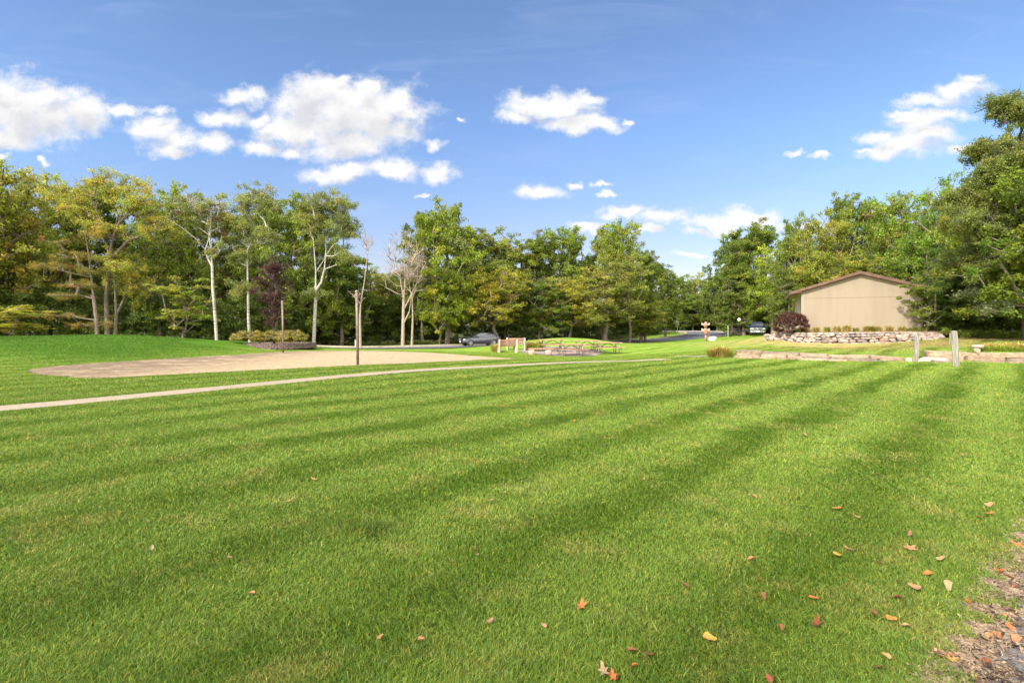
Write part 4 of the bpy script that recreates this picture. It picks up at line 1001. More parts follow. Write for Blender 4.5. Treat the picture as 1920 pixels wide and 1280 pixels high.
for i, (px, e, r, lab) in enumerate([(1704, .05, (.10, .12, .13), 'small dark-sided stone left of the left wooden post'), (1722, .1, (.2, .18, .10), 'flat brownish rock at the foot of the left wooden post'), (1741, .12, (.24, .2, .15), 'rounded tan rock between the two wooden posts'), (1764, .1, (.26, .18, .14), 'tan rock against the foot of the leaning post')]):
    x, y = fw(px, e); o = MB().blob((0, 0, r[2]*.6), r, seed=i+3, amp=.12).build('rock', mat('tan_rock', fn=two((.34, .25, .18), (.58, .46, .34), 6, 6), rough=.9, bump=(15, .8, .03)), None, loc=(x, y, 0)); tag(o, lab, 'rock', 'rocks at the foot of the wooden posts')
# wooden posts
M_gw = mat('weathered_wood', fn=two((.15, .135, .105), (.36, .33, .27), 3, 8, .35, .7, (6, 6, .5)), rough=.9, bump=(12, .9, .02))
def post(px, basey, topy, w, d, lean, lab, nm='wooden_post'):
    x, y = P2(px, d); z0 = CH-(basey-HY)*d/960; H = (basey-topy)*d/960
    mb = MB(); hw = w*.42
    rs = np.random.RandomState(px); vs = []; n = 8
    for k, (zz, sc) in enumerate([(-.2, 1), (.35*H, .97), (.7*H, 1.0), (H, .93)]):
        for q in range(n):
            a = 2*math.pi*(q+.5)/n; ex = max(-.8, min(.8, math.cos(a)*1.1)); ey = max(-.8, min(.8, math.sin(a)*1.1))
            vs.append((ex*hw*sc*1.2+lean*zz+rs.normal(0, .004), ey*hw*sc*1.2, zz+(rs.normal(0, .02) if k == 3 else 0)))
    fs = [(i*n+q, i*n+(q+1) % n, (i+1)*n+(q+1) % n, (i+1)*n+q) for i in range(3) for q in range(n)]+[tuple(range(n))[::-1], tuple(range(3*n, 4*n))]
    mb.add(vs, fs); o = mb.build(nm, M_gw, None, bevel=.008, loc=(x, y, z0)); o.rotation_euler.z = .25
    return tag(o, lab, 'post', 'weathered wooden posts')
post(1717, 678, 628, .20, 20.8, .05, 'left one of the weathered grey wooden posts, leaning slightly right')
post(1793, 685, 619, .23, 19.5, -.09, 'tallest weathered wooden post, leaning left at the end of the flagstone wall')
post(1784, 648, 624, .22, 29, .0, 'farther grey post standing half hidden behind the tallest leaning post')

# volleyball poles on the sand court
M_pole = mat('brown_pole', fn=two((.13, .085, .065), (.22, .15, .12), 5, 6), rough=.5, metal=.2)
def pole(px, d, H, lab):
    x, y = P2(px, d); z = gz(x, y); o = empty('volleyball_pole', (x, y, z), label=lab, cat='pole', group='metal poles of the sand court')
    MB().tube([(0, 0, -.2), (-.02, 0, H*.5), (-.05, 0, H)], .053, 12).build('pole', M_pole, o)
    MB().lathe([(.0, 0), (.058, 0), (.058, .03), (0, .045)], 12, (-.05, 0, H)).build('cap', mat('pole_cap', (.35, .30, .26), .5), o)
    for h in (.93, .86, .35):
        mb = MB(); mb.tube([(-.06, -.045, H*h), (-.03, -.085, H*h), (0.0, -.045, H*h)], .008, 5)
        mb.build('net_hook', mat('rusty_hook', (.18, .12, .10), .6, .5), o)
pole(671, 19.75, 2.84, 'nearer tall brown metal pole at the edge of the sand pit')
pole(531, 28.4, 2.84, 'farther brown metal pole in front of the planter shrubs')

# block planter with clipped shrubs
def planter():
    rs = np.random.RandomState(8); mb = MB()
    a0, a1 = P2(458, 37.6), P2(580, 37.2); cx = (a0[0]+a1[0])/2; cy = 37.9; rx = (a1[0]-a0[0])/2; ry = 2.4
    zb = gz(cx, cy-ry)-.02; courses = 3; hc = .125
    per = 44
    for c in range(courses):
        for k in range(per):
            th = 2*math.pi*(k+.5*(c % 2))/per; x = cx+math.cos(th)*(rx-.02*c); y = cy+math.sin(th)*(ry-.02*c)
            tang = math.atan2(math.cos(th)*ry, -math.sin(th)*rx); L = 2*math.pi*math.hypot(rx*math.sin(th), ry*math.cos(th))/per
            q = Matrix.Rotation(tang, 3, 'Z'); col = tuple(np.array((.12, .085, .075))*rs.uniform(.7, 1.35))
            mb.box((x, y, zb+hc*(c+.5)), (L-.01, .22, hc-.008), q, col)
    o = mb.build('planter_wall', mat('planter_block', fn=attrcol(8, amp=.3), rough=.95, bump=(20, .6, .02)), None, bevel=.01, attr=True)
    tag(o, 'low curved wall of dark brown blocks round the planter under the purple tree', 'planter')
    b = MB().lathe([(.0, 0), (1, 0)], 32).build('planter_soil', mat('bed_soil', fn=two((.14, .10, .065), (.30, .21, .12), 3, 8), rough=1), o)
    b.location = (cx, cy, zb+hc*courses-.05); b.scale = (rx-.1, ry-.1, 1); b.name = 'soil'
    return zb+hc*courses-.05
PZ = planter()
proto('planter_shrub', (91, 92, 93), trunks=[[(0, 0, 0, .03), (.02, 0, .4, .02)]], ells=[(0, 0, .55, .95, .8, .5, 1)], nclump=75, n_per=110, leaf=.075, crad=.20, flat=.9, hue=((.34, .31, .06), (.42, .33, .09), (.27, .30, .05)), shell=.7, inner=.15, minr=.006, up=.6)
for (px, d, ty, w, lab) in [(487, 37.0, 619, 66, 'wide yellow-green clipped shrub at the left end of the planter'), (512, 37.2, 618, 44, 'yellow-green shrub in the middle of the planter under the purple tree'), (545, 36.9, 624, 40, 'lowest yellow-green shrub in the gap of the planter row'), (562, 37.1, 618, 50, 'rounded yellow-green shrub at the right end of the planter')]:
    place('planter_shrub', px, d, ty, w, (1, 1, 1), lab, name='planter_shrub', cat='shrub', group='clipped shrubs in the block planter', rz=0, base=PZ)
proto('barberry', (94,), trunks=[[(0, 0, 0, .03), (.02, 0, .4, .02)]], ells=[(0, 0, .95, 1.05, 1.0, .85, 1)], nclump=150, n_per=130, leaf=.06, crad=.20, flat=.9, hue=((.10, .035, .030), (.13, .045, .035), (.07, .028, .03)), shell=.75, inner=.12, minr=.006)
place('barberry', 1473, 38.9, 584.5, 54, (1, 1, 1), 'round dark red barberry bush at the left corner of the garage', name='barberry_bush', cat='shrub', rz=0, base=CH-(627-HY)*38.9/960)

# tufts: daylily / ornamental grass clumps
def tuft_mesh(seed, n, h, w, cols, lean=.55):
    rs = np.random.RandomState(seed); V = []; C = []
    for i in range(n):
        a = rs.rand()*6.28; r = rs.rand()**.7*w*.3; hh = h*rs.uniform(.5, 1.1); l = rs.uniform(.15, 1)*lean*w*1.3
        b = np.array([math.cos(a)*r, math.sin(a)*r, 0]); o_ = np.array([math.cos(a+rs.normal(0, .5)), math.sin(a+rs.normal(0, .5)), 0])
        wv = np.array([-o_[1], o_[0], 0])*.012*rs.uniform(.7, 1.4)
        m = b+o_*l*.35+[0, 0, hh*.75]; t = b+o_*l+[0, 0, hh*rs.uniform(.6, 1.0)]
        V += [b-wv, b+wv, m+wv, t, t, m-wv]; c = np.array(cols[rs.randint(len(cols))])*rs.uniform(.75, 1.25); C += [c]*6
    V = np.array(V); k = np.arange(n)*6
    Fq = np.vstack([np.stack([k, k+1, k+2, k+5], 1), np.stack([k+5, k+2, k+3, k+4], 1)])
    return np_mesh('ornamental_grass', V, Fq, np.array(C))
OG = [(.55, .38, .14), (.62, .38, .15), (.34, .36, .07), (.48, .44, .10)]
GG = [(.30, .38, .06), (.42, .42, .08), (.24, .32, .05)]
TM = [tuft_mesh(1, 160, .55, .6, OG), tuft_mesh(2, 150, .5, .6, GG), tuft_mesh(3, 220, .62, .8, [(.66, .42, .16), (.58, .42, .12), (.40, .42, .08), (.50, .27, .11)])]
def tuft(px, py, d, s, k, lab, grp='grassy plants along the foot of the garage', z=None, name='grass_clump', sz=None):
    x, y = P2(px, d); z = (CH-(py-HY)*d/960) if z is None else z
    o = link(name, TM[k], None, M_leaf, (x, y, z)); o.scale = (s, s, sz or s); o.rotation_euler.z = px*.37; o.color = (1, 1, 1, 1)
    return tag(o, lab, 'plant', grp)
for i, (px, k, s, lab) in enumerate([(1497, 1, 1.0, 'yellow-green clump right of the red barberry'), (1512, 0, .8, 'small rusty clump by the garage corner'), (1531, 0, .95, 'orange-tipped clump below the left of the garage wall'), (1551, 1, .95, 'green clump second along from the rusty corner clump'), (1570, 0, 1.0, 'rusty clump left of the tall seeding one'), (1588, 0, 1.15, 'tall seeding rusty clump under the garage ridge'),
        (1605, 1, .85, 'small green clump just right of the tall seeding one'), (1625, 0, 1.0, 'orange clump right of the garage centre'), (1632, 1, 1.1, 'green clump touching the orange one right of the garage centre'), (1646, 0, 1.0, 'orange clump between the two greener ones'), (1668, 0, 1.0, 'bright orange clump left of the leaf shadow'), (1691, 0, .95, 'rusty clump in the leaf shadow on the wall'), (1706, 1, .8, 'low yellow clump near the right end of the garage'), (1719, 1, .9, 'yellow-green clump at the right corner of the garage'), (1735, 1, .85, 'green clump past the right corner of the garage')]):
    f = (px-1497)/(1735-1497); d = 38.6-3.1*f
    tuft(px, 0, d, s, k, lab, z=CH-(621.5-HY)*(d)/960-.05)
for i, (px, s) in enumerate([(1336, .8), (1346, 1.05), (1356, 1.1), (1366, .8)]):
    tuft(px, 671.0, 24.2-.15*i, s*.95, 2 if i < 3 else 1, ['leftmost tall rusty tuft', 'second tall rusty tuft', 'third tall rusty tuft', 'greener tuft touching the wall'][i]+' at the left end of the flagstone wall', 'ornamental grass at the left end of the flagstone wall', z=0.0)
for i in range(15):
    px = 1846+i*9.5; d = fw(px, 1.25+.5*(i % 3))
    x, y = d; dd = y
    o = link('grass_clump', TM[2 if i % 3 else 1], None, M_leaf, (x, y, float(np.interp(px, [1840, 1920], [.42, .42])))); o.scale = (.75, .75, .62+.12*(i % 2)); o.rotation_euler.z = i*1.3; o.color = (1.1, 1.15, 1, 1)
    tag(o, 'yellow and rust tuft in the bed on top of the right flagstone wall', 'plant', 'yellow and rust tufts in the bed on top of the right flagstone wall')
# bird-bath like stacked rock beside that bed
rk = empty('stacked_rock', (*fw(1832, 1.1), .42), label='small pale flat rock propped on another beside the rusty bed', cat='rock')
MB().blob((0, 0, .10), (.10, .09, .13), 4, .15).build('lower_rock', MATS['tan_rock'], rk); MB().blob((.05, 0, .25), (.19, .15, .055), 7, .12).build('top_rock', MATS['tan_rock'], rk)

# ------------------------------------------------------------------ benches and picnic tables
M_slat = mat('redwood_slat', fn=two((.21, .095, .06), (.32, .18, .115), 4, 6, stretch=(1, 6, 6)), rough=.75)
M_tab = mat('faded_redwood', fn=two((.32, .165, .11), (.45, .27, .19), 4, 6, stretch=(1, 6, 6)), rough=.75)
M_cr = mat('cream_concrete', fn=two((.38, .33, .25), (.50, .44, .345), 5, 5), rough=.9)
M_steel = mat('galvanised_tube', (.24, .22, .19), .5, .5)
M_dks = mat('dark_steel', (.06, .05, .04), .5, .3)
def bench(px, d, rz, lab, L=1.42):
    x, y = P2(px, d); o = empty('park_bench', (x, y, gz(x, y)), rz, label=lab, cat='bench', group='concrete and slat benches beside the picnic pad')
    for s in (-1, 1):
        X = s*(L/2-.08)
        MB().prism([(-.20, -.05), (-.06, -.05), (-.10, .45), (-.16, .90), (-.27, .90), (-.22, .42)], X-.05, X+.05, 'YZ').build('back_post', M_cr, o, bevel=.01)
        MB().prism([(-.12, -.05), (.40, -.05), (.42, .10), (.34, .30), (.40, .40), (-.12, .40)], X-.048, X+.048, 'YZ').build('leg', M_cr, o, bevel=.01)
    for z, yy in ((.80, -.13), (.64, -.115), (.50, -.095)): MB().box((0, yy+.035, z), (L, .045, .13)).build('back_slat', M_slat, o, bevel=.008)
    for yy in (-.02, .13, .28): MB().box((0, yy+.03, .435), (L, .13, .045)).build('seat_slat', M_slat, o, bevel=.008)
bench(951, 34.6, R(180-158), 'nearer slatted bench with cream end posts, its back to the lawn')
bench(968, 36.8, R(180+172), 'farther slatted bench partly hidden behind the nearer one')
# low stone-based seat / fire ring box
def firebox():
    x, y = P2(1014, 34.3); o = empty('low_table', (x, y, gz(x, y)), R(8), label='low slab seat on chunky block legs left of the picnic tables', cat='seat')
    for s in (-.62, .5): MB().blob((s, 0, .17), (.2, .24, .22), 3, .1).build('leg', mat('pink_block', fn=two((.34, .22, .17), (.50, .36, .29), 6, 5), rough=.95, bump=(15, .8, .03)), o)
    MB().box((0, 0, .41), (1.7, .42, .07)).build('top', M_tab, o, bevel=.01)
    MB().bar((-.75, -.05, 0), (-.3, -.05, .37), .05).build('brace', M_dks, o)
firebox()
def picnic():
    o = empty('picnic_table', (0, 0, 0), label='x', cat='picnic table', group='picnic tables on the pad')
    L = 1.95
    for i in range(5): MB().box((0, -.30+i*.15, .755), (L, .14, .042)).build('table_board', M_tab, o, bevel=.006)
    for s in (-1, 1):
        b = MB()
        for q in (-.072, .072): b.box((0, s*.72+q, .44), (L, .135, .042))
        b.build('bench_seat', M_tab, o, bevel=.006)
    for e in (-1, 1):
        X = e*(L/2-.28); f = MB()
        for s in (-1, 1):
            f.tube([(X, s*.30, .73), (X, s*.33, .03)], .028, 8); f.tube([(X, s*.33, .40), (X, s*.80, .40)], .024, 6); f.tube([(X, s*.72, .41), (X, s*.72, .02)], .026, 8)
        f.tube([(X, -.33, .04), (X, .33, .04)], .026, 6); f.tube([(X, -.30, .72), (X, .30, .72)], .026, 6)
        f.build('leg_frame', M_steel, o)
        MB().tube([(X, 0, .40), (0.02*e, 0, .73)], .022, 6).build('brace', M_dks, o)
        MB().tube([(X, -.36, .40), (X, .36, .40)], .022, 6).build('cross_bar', M_dks, o)
    return o
pt0 = picnic()
for i, (px, d, rz, lab) in enumerate([(1036, 37.0, 8, 'picnic table at the far left of the group beside the low slab seat'), (1071, 34.6, 14, 'picnic table standing nearest to the lawn path'), (1100, 37.0, 14, 'picnic table in the middle behind the nearest one'), (1140, 36.0, 10, 'picnic table at the right end of the group, its end seat on grass')]):
    o = pt0 if i == 0 else copy_tree(pt0)
    x, y = P2(px, d); o.location = (x, y, gz(x, y)+.02); o.rotation_euler = (0, 0, R(rz)); o['label'] = lab
# weeds and potted plant by the benches
for i, (px, d, s, k, lab) in enumerate([(929, 34.6, 1.0, 2, 'orange-leaved tuft at the left end of the near bench'), (932, 35.5, 1.2, 1, 'green tuft behind the left end post of the near bench'), (1003, 36.5, 1.4, 1, 'tall weeds between benches and picnic tables'), (995, 37.2, 1.2, 2, 'rusty weeds behind the low slab seat'), (1012, 37.6, 1.3, 0, 'rust-tipped weeds left of the far picnic table')]):
    x, y = P2(px, d); tuft(px, 0, d, s, k, lab, 'weeds round the picnic pad', z=gz(x, y))

# ------------------------------------------------------------------ carved pole, boulder, sign, lamp, post
def totem():
    d = 62; x, y = P2(1323, d); z = CH-(640-HY)*d/960
    o = empty('carved_pole', (x, y, z), R(-8), label='short carved and painted pole with two winged heads by the road bend', cat='carved pole')
    wood = mat('carved_wood', fn=two((.28, .16, .09), (.42, .27, .17), 3, 6, stretch=(5, 5, .5)), rough=.8); pk = mat('carved_pink', (.50, .15, .12), .7); org = mat('carved_orange', (.46, .16, .07), .7); wh = mat('carved_pale', (.56, .33, .28), .7); dk = mat('carved_dark', (.06, .07, .05), .7)
    MB().tube([(0, 0, -.2), (.02, 0, .55), (0, 0, 1.0)], [.16, .13, .12], 10).build('shaft', wood, o)
    MB().blob((0, 0, 1.17), (.24, .20, .30), 1, .06, flat=False).build('lower_head', org, o)
    MB().blob((0, -.20, .98), (.17, .10, .10), 2, .04, flat=False).build('lower_beak', pk, o)
    MB().tube([(0, 0, 1.35), (0, 0, 1.62)], [.20, .17], 10).build('neck', wh, o)
    MB().blob((0, -.05, 1.62), (.19, .15, .09), 2, .04, flat=False).build('collar', dk, o)
    MB().blob((0, 0, 1.92), (.22, .19, .28), 3, .06, flat=False).build('upper_head', org, o)
    MB().blob((0, -.18, 2.0), (.15, .10, .10), 4, .04, flat=False).build('upper_beak', pk, o)
    MB().prism([(-.15, 2.05), (.15, 2.05), (.11, 2.3), (0, 2.42), (-.11, 2.3)], -.12, .1).build('crest', wh, o, bevel=.03)
    for s in (-1, 1):
        for (zz, m_) in ((1.42, wh), (2.1, wh)):
            MB().prism([(s*.1, zz-.05), (s*.28, zz-.16), (s*.48, zz-.10), (s*.50, zz+.12), (s*.38, zz+.17), (s*.30, zz+.06), (s*.1, zz+.10)], -.05, .05).build('wing', m_, o, bevel=.02)
totem()
x, y = P2(1334, 62.5)
o = MB().blob((0, 0, .22), (.48, .34, .34), 12, .22).build('boulder', mat('pale_boulder', fn=two((.52, .44, .38), (.74, .66, .58), 4, 6), rough=.9), None, loc=(x, y, CH-(640-HY)*62.5/960)); tag(o, 'pale pinkish boulder on the grass beside the carved pole', 'boulder')
def sign():
    d = 97; x, y = P2(1270, d); z = gz(x, y); H = CH+(HY-601)*d/960-z
    o = empty('road_sign', (x, y, z), R(10), label='small rectangular grey sign on a thin post on the verge before the junction', cat='sign')
    MB().box((0, 0, H/2-.1), (.07, .05, H+.1)).build('post', mat('sign_post', (.36, .38, .36), .5, .5), o)
    MB().box((0, -.04, H-.42), (.52, .02, .78)).build('panel', mat('sign_back', (.46, .50, .49), .45, .3), o, bevel=.01)
sign()
def lamp():
    d = 73.5; x, y = P2(1386, d); z = gz(x, y); H = CH+(HY-599)*d/960-z
    o = empty('globe_lamp', (x, y, z), label='dark lamp post with a round white globe left of the pickup', cat='street lamp')
    MB().lathe([(.11, -.2), (.11, .3), (.06, .42), (.045, H-.42), (.09, H-.34), (.09, H-.26)], 10).build('post', mat('lamp_post', (.03, .035, .03), .4, .3), o)
    MB().lathe([(0.02, H-.28), (.14, H-.22), (.21, H-.10), (.22, H), (.19, H+.11), (.10, H+.20), (0, H+.23)], 16).build('globe', mat('globe', (.85, .83, .78), .3), o)
lamp()
x, y = P2(1365, 75); o = MB().box((0, 0, .75), (.10, .08, 1.9)).build('marker_post', mat('marker', (.38, .45, .34), .7), None, bevel=.01, loc=(x, y, gz(x, y))); tag(o, 'slim greenish marker post at the kerb left of the globe lamp', 'post')
# utility box beside the drive
def hut():
    d = 88; x, y = P2(1382, d); z = gz(x, y); o = empty('shed', (x, y, z), R(-15), label='small dark slatted wooden enclosure half hidden behind the globe lamp', cat='enclosure')
    for i in range(8): MB().box((0, -.75, .12+i*.2), (1.7, .04, .17)).build('slat', mat('hut_slat', (.07, .055, .045), .9), o)
    for s in (-1, 1): MB().box((s*.85, 0, .9), (.09, 1.5, 1.8)).build('side', mat('hut_side', (.16, .14, .12), .9), o)
hut()
# meter box at wood edge beside near pole line
x, y = P2(667.5, 56); o = empty('utility_box', (x, y, gz(x, y)), label='small grey utility pedestal at the foot of the wood behind the near metal pole', cat='utility box')
MB().box((0, 0, .35), (.22, .2, .75)).build('case', mat('util', (.45, .45, .43), .6), o, bevel=.02); MB().box((0, 0, .76), (.26, .24, .06)).build('lid', mat('util_lid', (.35, .35, .34), .6), o, bevel=.01)

# ------------------------------------------------------------------ vehicles
def car_paint(name, c): return mat(name, c, .28, .45, .5, coat=.8)
M_glass = mat('car_glass', (.02, .025, .03), .05, 0, .9, coat=.5)
M_tyre = mat('tyre', (.018, .018, .018), .85); M_rim = mat('alloy_rim', (.55, .55, .56), .3, .8); M_blk = mat('black_trim', (.02, .02, .02), .5); M_chr = mat('chrome', (.75, .75, .76), .15, .95)
M_lamp = mat('headlight_glass', (.65, .66, .68), .12, .3, coat=1); M_red = mat('tail_red', (.30, .02, .02), .25, coat=1); M_plate = mat('plate', (.72, .74, .76), .5)
def loft(o, name, m, secs):
    """secs: list of (x, [(y,z)...half profile bottom->top centre])"""
    n = len(secs[0][1]); V = []; fs = []
    for (x, pr) in secs:
        for (y, z) in pr: V.append((x, y, z))
        for (y, z) in pr[::-1]: V.append((x, -y, z))
    k = 2*n
    for i in range(len(secs)-1):
        for j in range(k): fs.append((i*k+j, i*k+(j+1) % k, (i+1)*k+(j+1) % k, (i+1)*k+j))
    fs += [tuple(range(k))[::-1], tuple(range((len(secs)-1)*k, len(secs)*k))]
    mb = MB(); mb.add(V, fs, True); return mb.build(name, m, o)
def wheel(o, x, y, r, w, spokes=10):
    s = 1 if y > 0 else -1
    wl = bpy.data.objects.new('wheel', None); COL.objects.link(wl); wl.parent = o; wl.location = (x, y, r)
    MB().lathe([(r*.66, -w/2), (r*.93, -w/2), (r, -w/2+.03), (r, w/2-.03), (r*.93, w/2), (r*.66, w/2)], 26, axis='Y').build('tyre', M_tyre, wl)
    m = MB(); yo = s*(w/2-.02)
    m.lathe([(r*.70, yo), (r*.62, yo+s*.012), (r*.60, yo-s*.05)], 26, axis='Y'); m.lathe([(0, yo), (r*.14, yo), (r*.14, yo-s*.03)], 12, axis='Y')
    for k in range(spokes):
        a = 2*math.pi*k/spokes; m.bar((math.cos(a)*r*.1, yo-s*.01, math.sin(a)*r*.1), (math.cos(a)*r*.66, yo-s*.004, math.sin(a)*r*.66), .045, .03)
    m.build('rim', M_rim, wl)
    MB().lathe([(0, -s*.02), (r*.64, -s*.02)], 20, axis='Y').build('brake_shadow_disc', M_blk, wl)
def hatch():
    x, y = P2(899.5, 56.5); o = empty('hatchback_car', (x, y, gz(x, y)+.04), R(180+24), label='dark grey hatchback parked on the road beyond the sand pit', cat='car')
    P_ = car_paint('grey_paint', (.045, .045, .055))
    # x forward; stations: (x, half width, sill z, belt z, hood/roof z, roof half width)
    st = [(-2.20, .62, .42, .78, .86, .50), (-2.14, .78, .30, .92, 1.02, .60), (-1.95, .86, .24, .98, 1.14, .62), (-1.55, .89, .20, .98, 1.28, .62), (-1.0, .90, .19, .96, 1.40, .60), (-.4, .90, .19, .94, 1.445, .59), (.1, .90, .19, .92, 1.42, .58), (.5, .90, .19, .90, 1.27, .60), (.85, .90, .19, .89, 1.08, .66), (1.1, .89, .20, .87, .95, .70), (1.5, .88, .22, .82, .89, .72), (1.9, .84, .26, .74, .82, .68), (2.12, .74, .30, .66, .72, .58), (2.24, .58, .36, .58, .62, .45)]
    secs = []
    for (X, w, s_, b, t, rw) in st:
        tb = t-b; secs.append((X, [(0, s_), (w*.9, s_), (w, s_+.14), (w*1.0, (s_+b)/2), (w*.975, b-.04), (w*.94, b) if tb > .15 else (w*.92, b), (rw+(w*.94-rw)*.25, b+tb*.62), (rw, t-.03), (rw*.7, t), (0, t+.012)]))
    loft(o, 'body', P_, secs)
    # glass panes: proud of the lofted cabin
    def half(X, f):
        S_ = [q[0] for q in st]; w = np.interp(X, S_, [q[1] for q in st]); b = np.interp(X, S_, [q[3] for q in st]); t = np.interp(X, S_, [q[4] for q in st]); rw = np.interp(X, S_, [q[5] for q in st])
        tb = t-b; 
        if f < .62: return w*.94+(rw+(w*.94-rw)*.25-w*.94)*f/.62, b+tb*f
        return rw+(w*.94-rw)*.25*(1-(f-.62)/.32), b+tb*f
    for s in (-1, 1):
        for (xs, nm) in (([.78, .5, .1, -.12], 'front_side_window'), ([-.20, -.5, -.85, -1.15], 'rear_side_window')):
            V = []
            for X in xs:
                for f in (.10, .55, .84):
                    if X > .7: f = f*.7+.06
                    yy, zz = half(X, f); V.append((X, s*(yy+.014), zz))
            fs = [(i*3+j, i*3+j+1, (i+1)*3+j+1, (i+1)*3+j) for i in range(3) for j in range(2)]
            MB().add(V, fs, True).build(nm, M_glass, o)
    V = [];
    for (X, t) in ((1.06, .985), (.85, 1.095), (.5, 1.285), (.2, 1.405)):
        for q in (-1, -.5, 0, .5, 1):
            rw = np.interp(X, [q_[0] for q_ in st], [q_[5] for q_ in st]); V.append((X+.012, q*rw*.93, t+.022-.03*abs(q)**3))
    MB().add(V, [(i*5+j, i*5+j+1, (i+1)*5+j+1, (i+1)*5+j) for i in range(3) for j in range(4)], True).build('windshield', M_glass, o)
    V = []
    for (X, t) in ((-2.10, 1.03), (-1.75, 1.235), (-1.5, 1.32)):
        for q in (-1, 0, 1): V.append((X, q*.50, t+.012-.02*abs(q)))
    MB().add(V, [(i*3+j, i*3+j+1, (i+1)*3+j+1, (i+1)*3+j) for i in range(2) for j in range(2)], True).build('rear_window', M_glass, o)
    for X in (1.38, -1.33):
        for s in (-1, 1):
            MB().lathe([(0, s*.012), (.365, s*.012), (.385, -s*.03)], 26, (X, s*.893, .34), axis='Y').build('wheel_arch', M_blk, o)
            wheel(o, X, s*.82, .325, .20)
    for s in (-1, 1):
        MB().blob((1.98, s*.66, .70), (.20, .15, .055), 1, .02, flat=False).build('headlight', M_lamp, o)
        MB().blob((-2.13, s*.66, .87), (.08, .14, .06), 1, .02, flat=False).build('tail_light', M_red, o)
        MB().blob((.70, s*.99, .99), (.09, .11, .07), 2, .03, flat=False).build('mirror', P_, o)
        MB().box((.35, s*.905, .78), (.16, .02, .025)).build('door_handle', M_chr, o); MB().box((-.65, s*.905, .80), (.16, .02, .025)).build('door_handle', M_chr, o)
    MB().prism([(-.42, .36), (.42, .36), (.50, .55), (.36, .64), (-.36, .64), (-.50, .55)], 2.20, 2.262, 'YZ').build('grille', M_blk, o, bevel=.01)
    MB().box((2.27, 0, .48), (.02, .36, .16)).build('licence_plate', M_plate, o)
    MB().box((0, .0, .235), (2.0, 1.82, .05)).build('sill_trim', M_blk, o)
hatch()
def pickup():
    d = 72; x, y = P2(1419.5, d); o = empty('pickup_truck', (x, y, CH-(628.6-HY)*d/960), math.atan2(-.90, -.40), label='dark blue pickup with chrome bumper and grille facing the lawn beside the garage', cat='pickup truck')
    P_ = car_paint('navy_paint', (.045, .06, .12))
    st = [(-2.9, .93, .62, 1.20, 1.22, .90), (-1.2, .96, .55, 1.20, 1.22, .90), (-1.1, .96, .55, 1.22, 1.78, .70), (-.7, .96, .55, 1.22, 1.90, .70), (.2, .96, .55, 1.22, 1.92, .70), (.55, .96, .55, 1.20, 1.82, .72), (1.05, .96, .55, 1.18, 1.34, .80), (1.2, .96, .55, 1.16, 1.24, .82), (2.2, .95, .55, 1.08, 1.17, .80), (2.55, .93, .55, 1.02, 1.10, .78), (2.62, .88, .60, .98, 1.03, .74)]
    secs = []
    for (X, w, s_, b, t, rw) in st:
        tb = t-b; secs.append((X, [(0, s_), (w*.95, s_), (w, s_+.1), (w, (s_+b)/2), (w*.985, b-.03), (w*.95, b), (rw+(w*.95-rw)*.35, b+tb*.55), (rw, t-.05), (rw*.85, t), (0, t+.015)]))
    loft(o, 'body', P_, secs)
    V = []
    for (X, t) in ((1.06, 1.36), (.82, 1.60), (.56, 1.83)):
        rw = np.interp(X, [q[0] for q in st], [q[5] for q in st])
        for q in (-1, -.5, 0, .5, 1): V.append((X+.02, q*rw*.93, t+.012-.025*abs(q)**3))
    MB().add(V, [(i*5+j, i*5+j+1, (i+1)*5+j+1, (i+1)*5+j) for i in range(2) for j in range(4)], True).build('windshield', M_glass, o)
    for s in (-1, 1):
        MB().add([(.85, s*.955, 1.25), (.50, s*.80, 1.78), (-.95, s*.79, 1.80), (-1.0, s*.955, 1.25)], [(0, 1, 2, 3)]).build('side_window', M_glass, o)
        MB().box((2.60, s*.74, .93), (.10, .36, .22)).build('headlight', M_lamp, o, bevel=.03)
        MB().box((.95, s*1.13, 1.30), (.10, .24, .20)).build('mirror', P_, o, bevel=.04)
        MB().box((.95, s*1.0, 1.25), (.05, .12, .04)).build('mirror_arm', M_blk, o)
        for X in (1.75, -1.85):
            MB().lathe([(0, s*.01), (.44, s*.01), (.46, -s*.03)], 24, (X, s*.955, .50), axis='Y').build('wheel_arch', M_blk, o); wheel(o, X, s*.86, .39, .26, 6)
    gr = MB().box((2.64, 0, .93), (.07, 1.06, .32)).build('grille', M_chr, o, bevel=.03)
    MB().box((2.672, 0, .93), (.02, .92, .22)).build('grille_mesh', M_blk, gr)
    for zz in (.89, .97): MB().box((2.686, 0, zz), (.012, .9, .022)).build('grille_bar', M_chr, gr)
    e = MB().lathe([(0, 0.004), (.075, 0.0)], 20, axis='X').build('emblem', mat('emblem', (.55, .60, .70), .2, .6), o); e.location = (2.70, 0, .93); e.scale = (1, 1.9, .85)
    MB().box((2.72, 0, .58), (.20, 1.92, .22)).build('bumper', M_chr, o, bevel=.05)
    MB().box((2.60, 0, .36), (.12, 1.6, .14)).build('air_dam', M_blk, o, bevel=.03)
    MB().box((2.832, 0, .60), (.015, .40, .18)).build('licence_plate', M_plate, o)
    for s in (-1, 1): MB().lathe([(0, 0.0), (.05, 0.0)], 12, (2.826, s*.66, .56), axis='X').build('fog_lamp', M_lamp, o)
pickup()

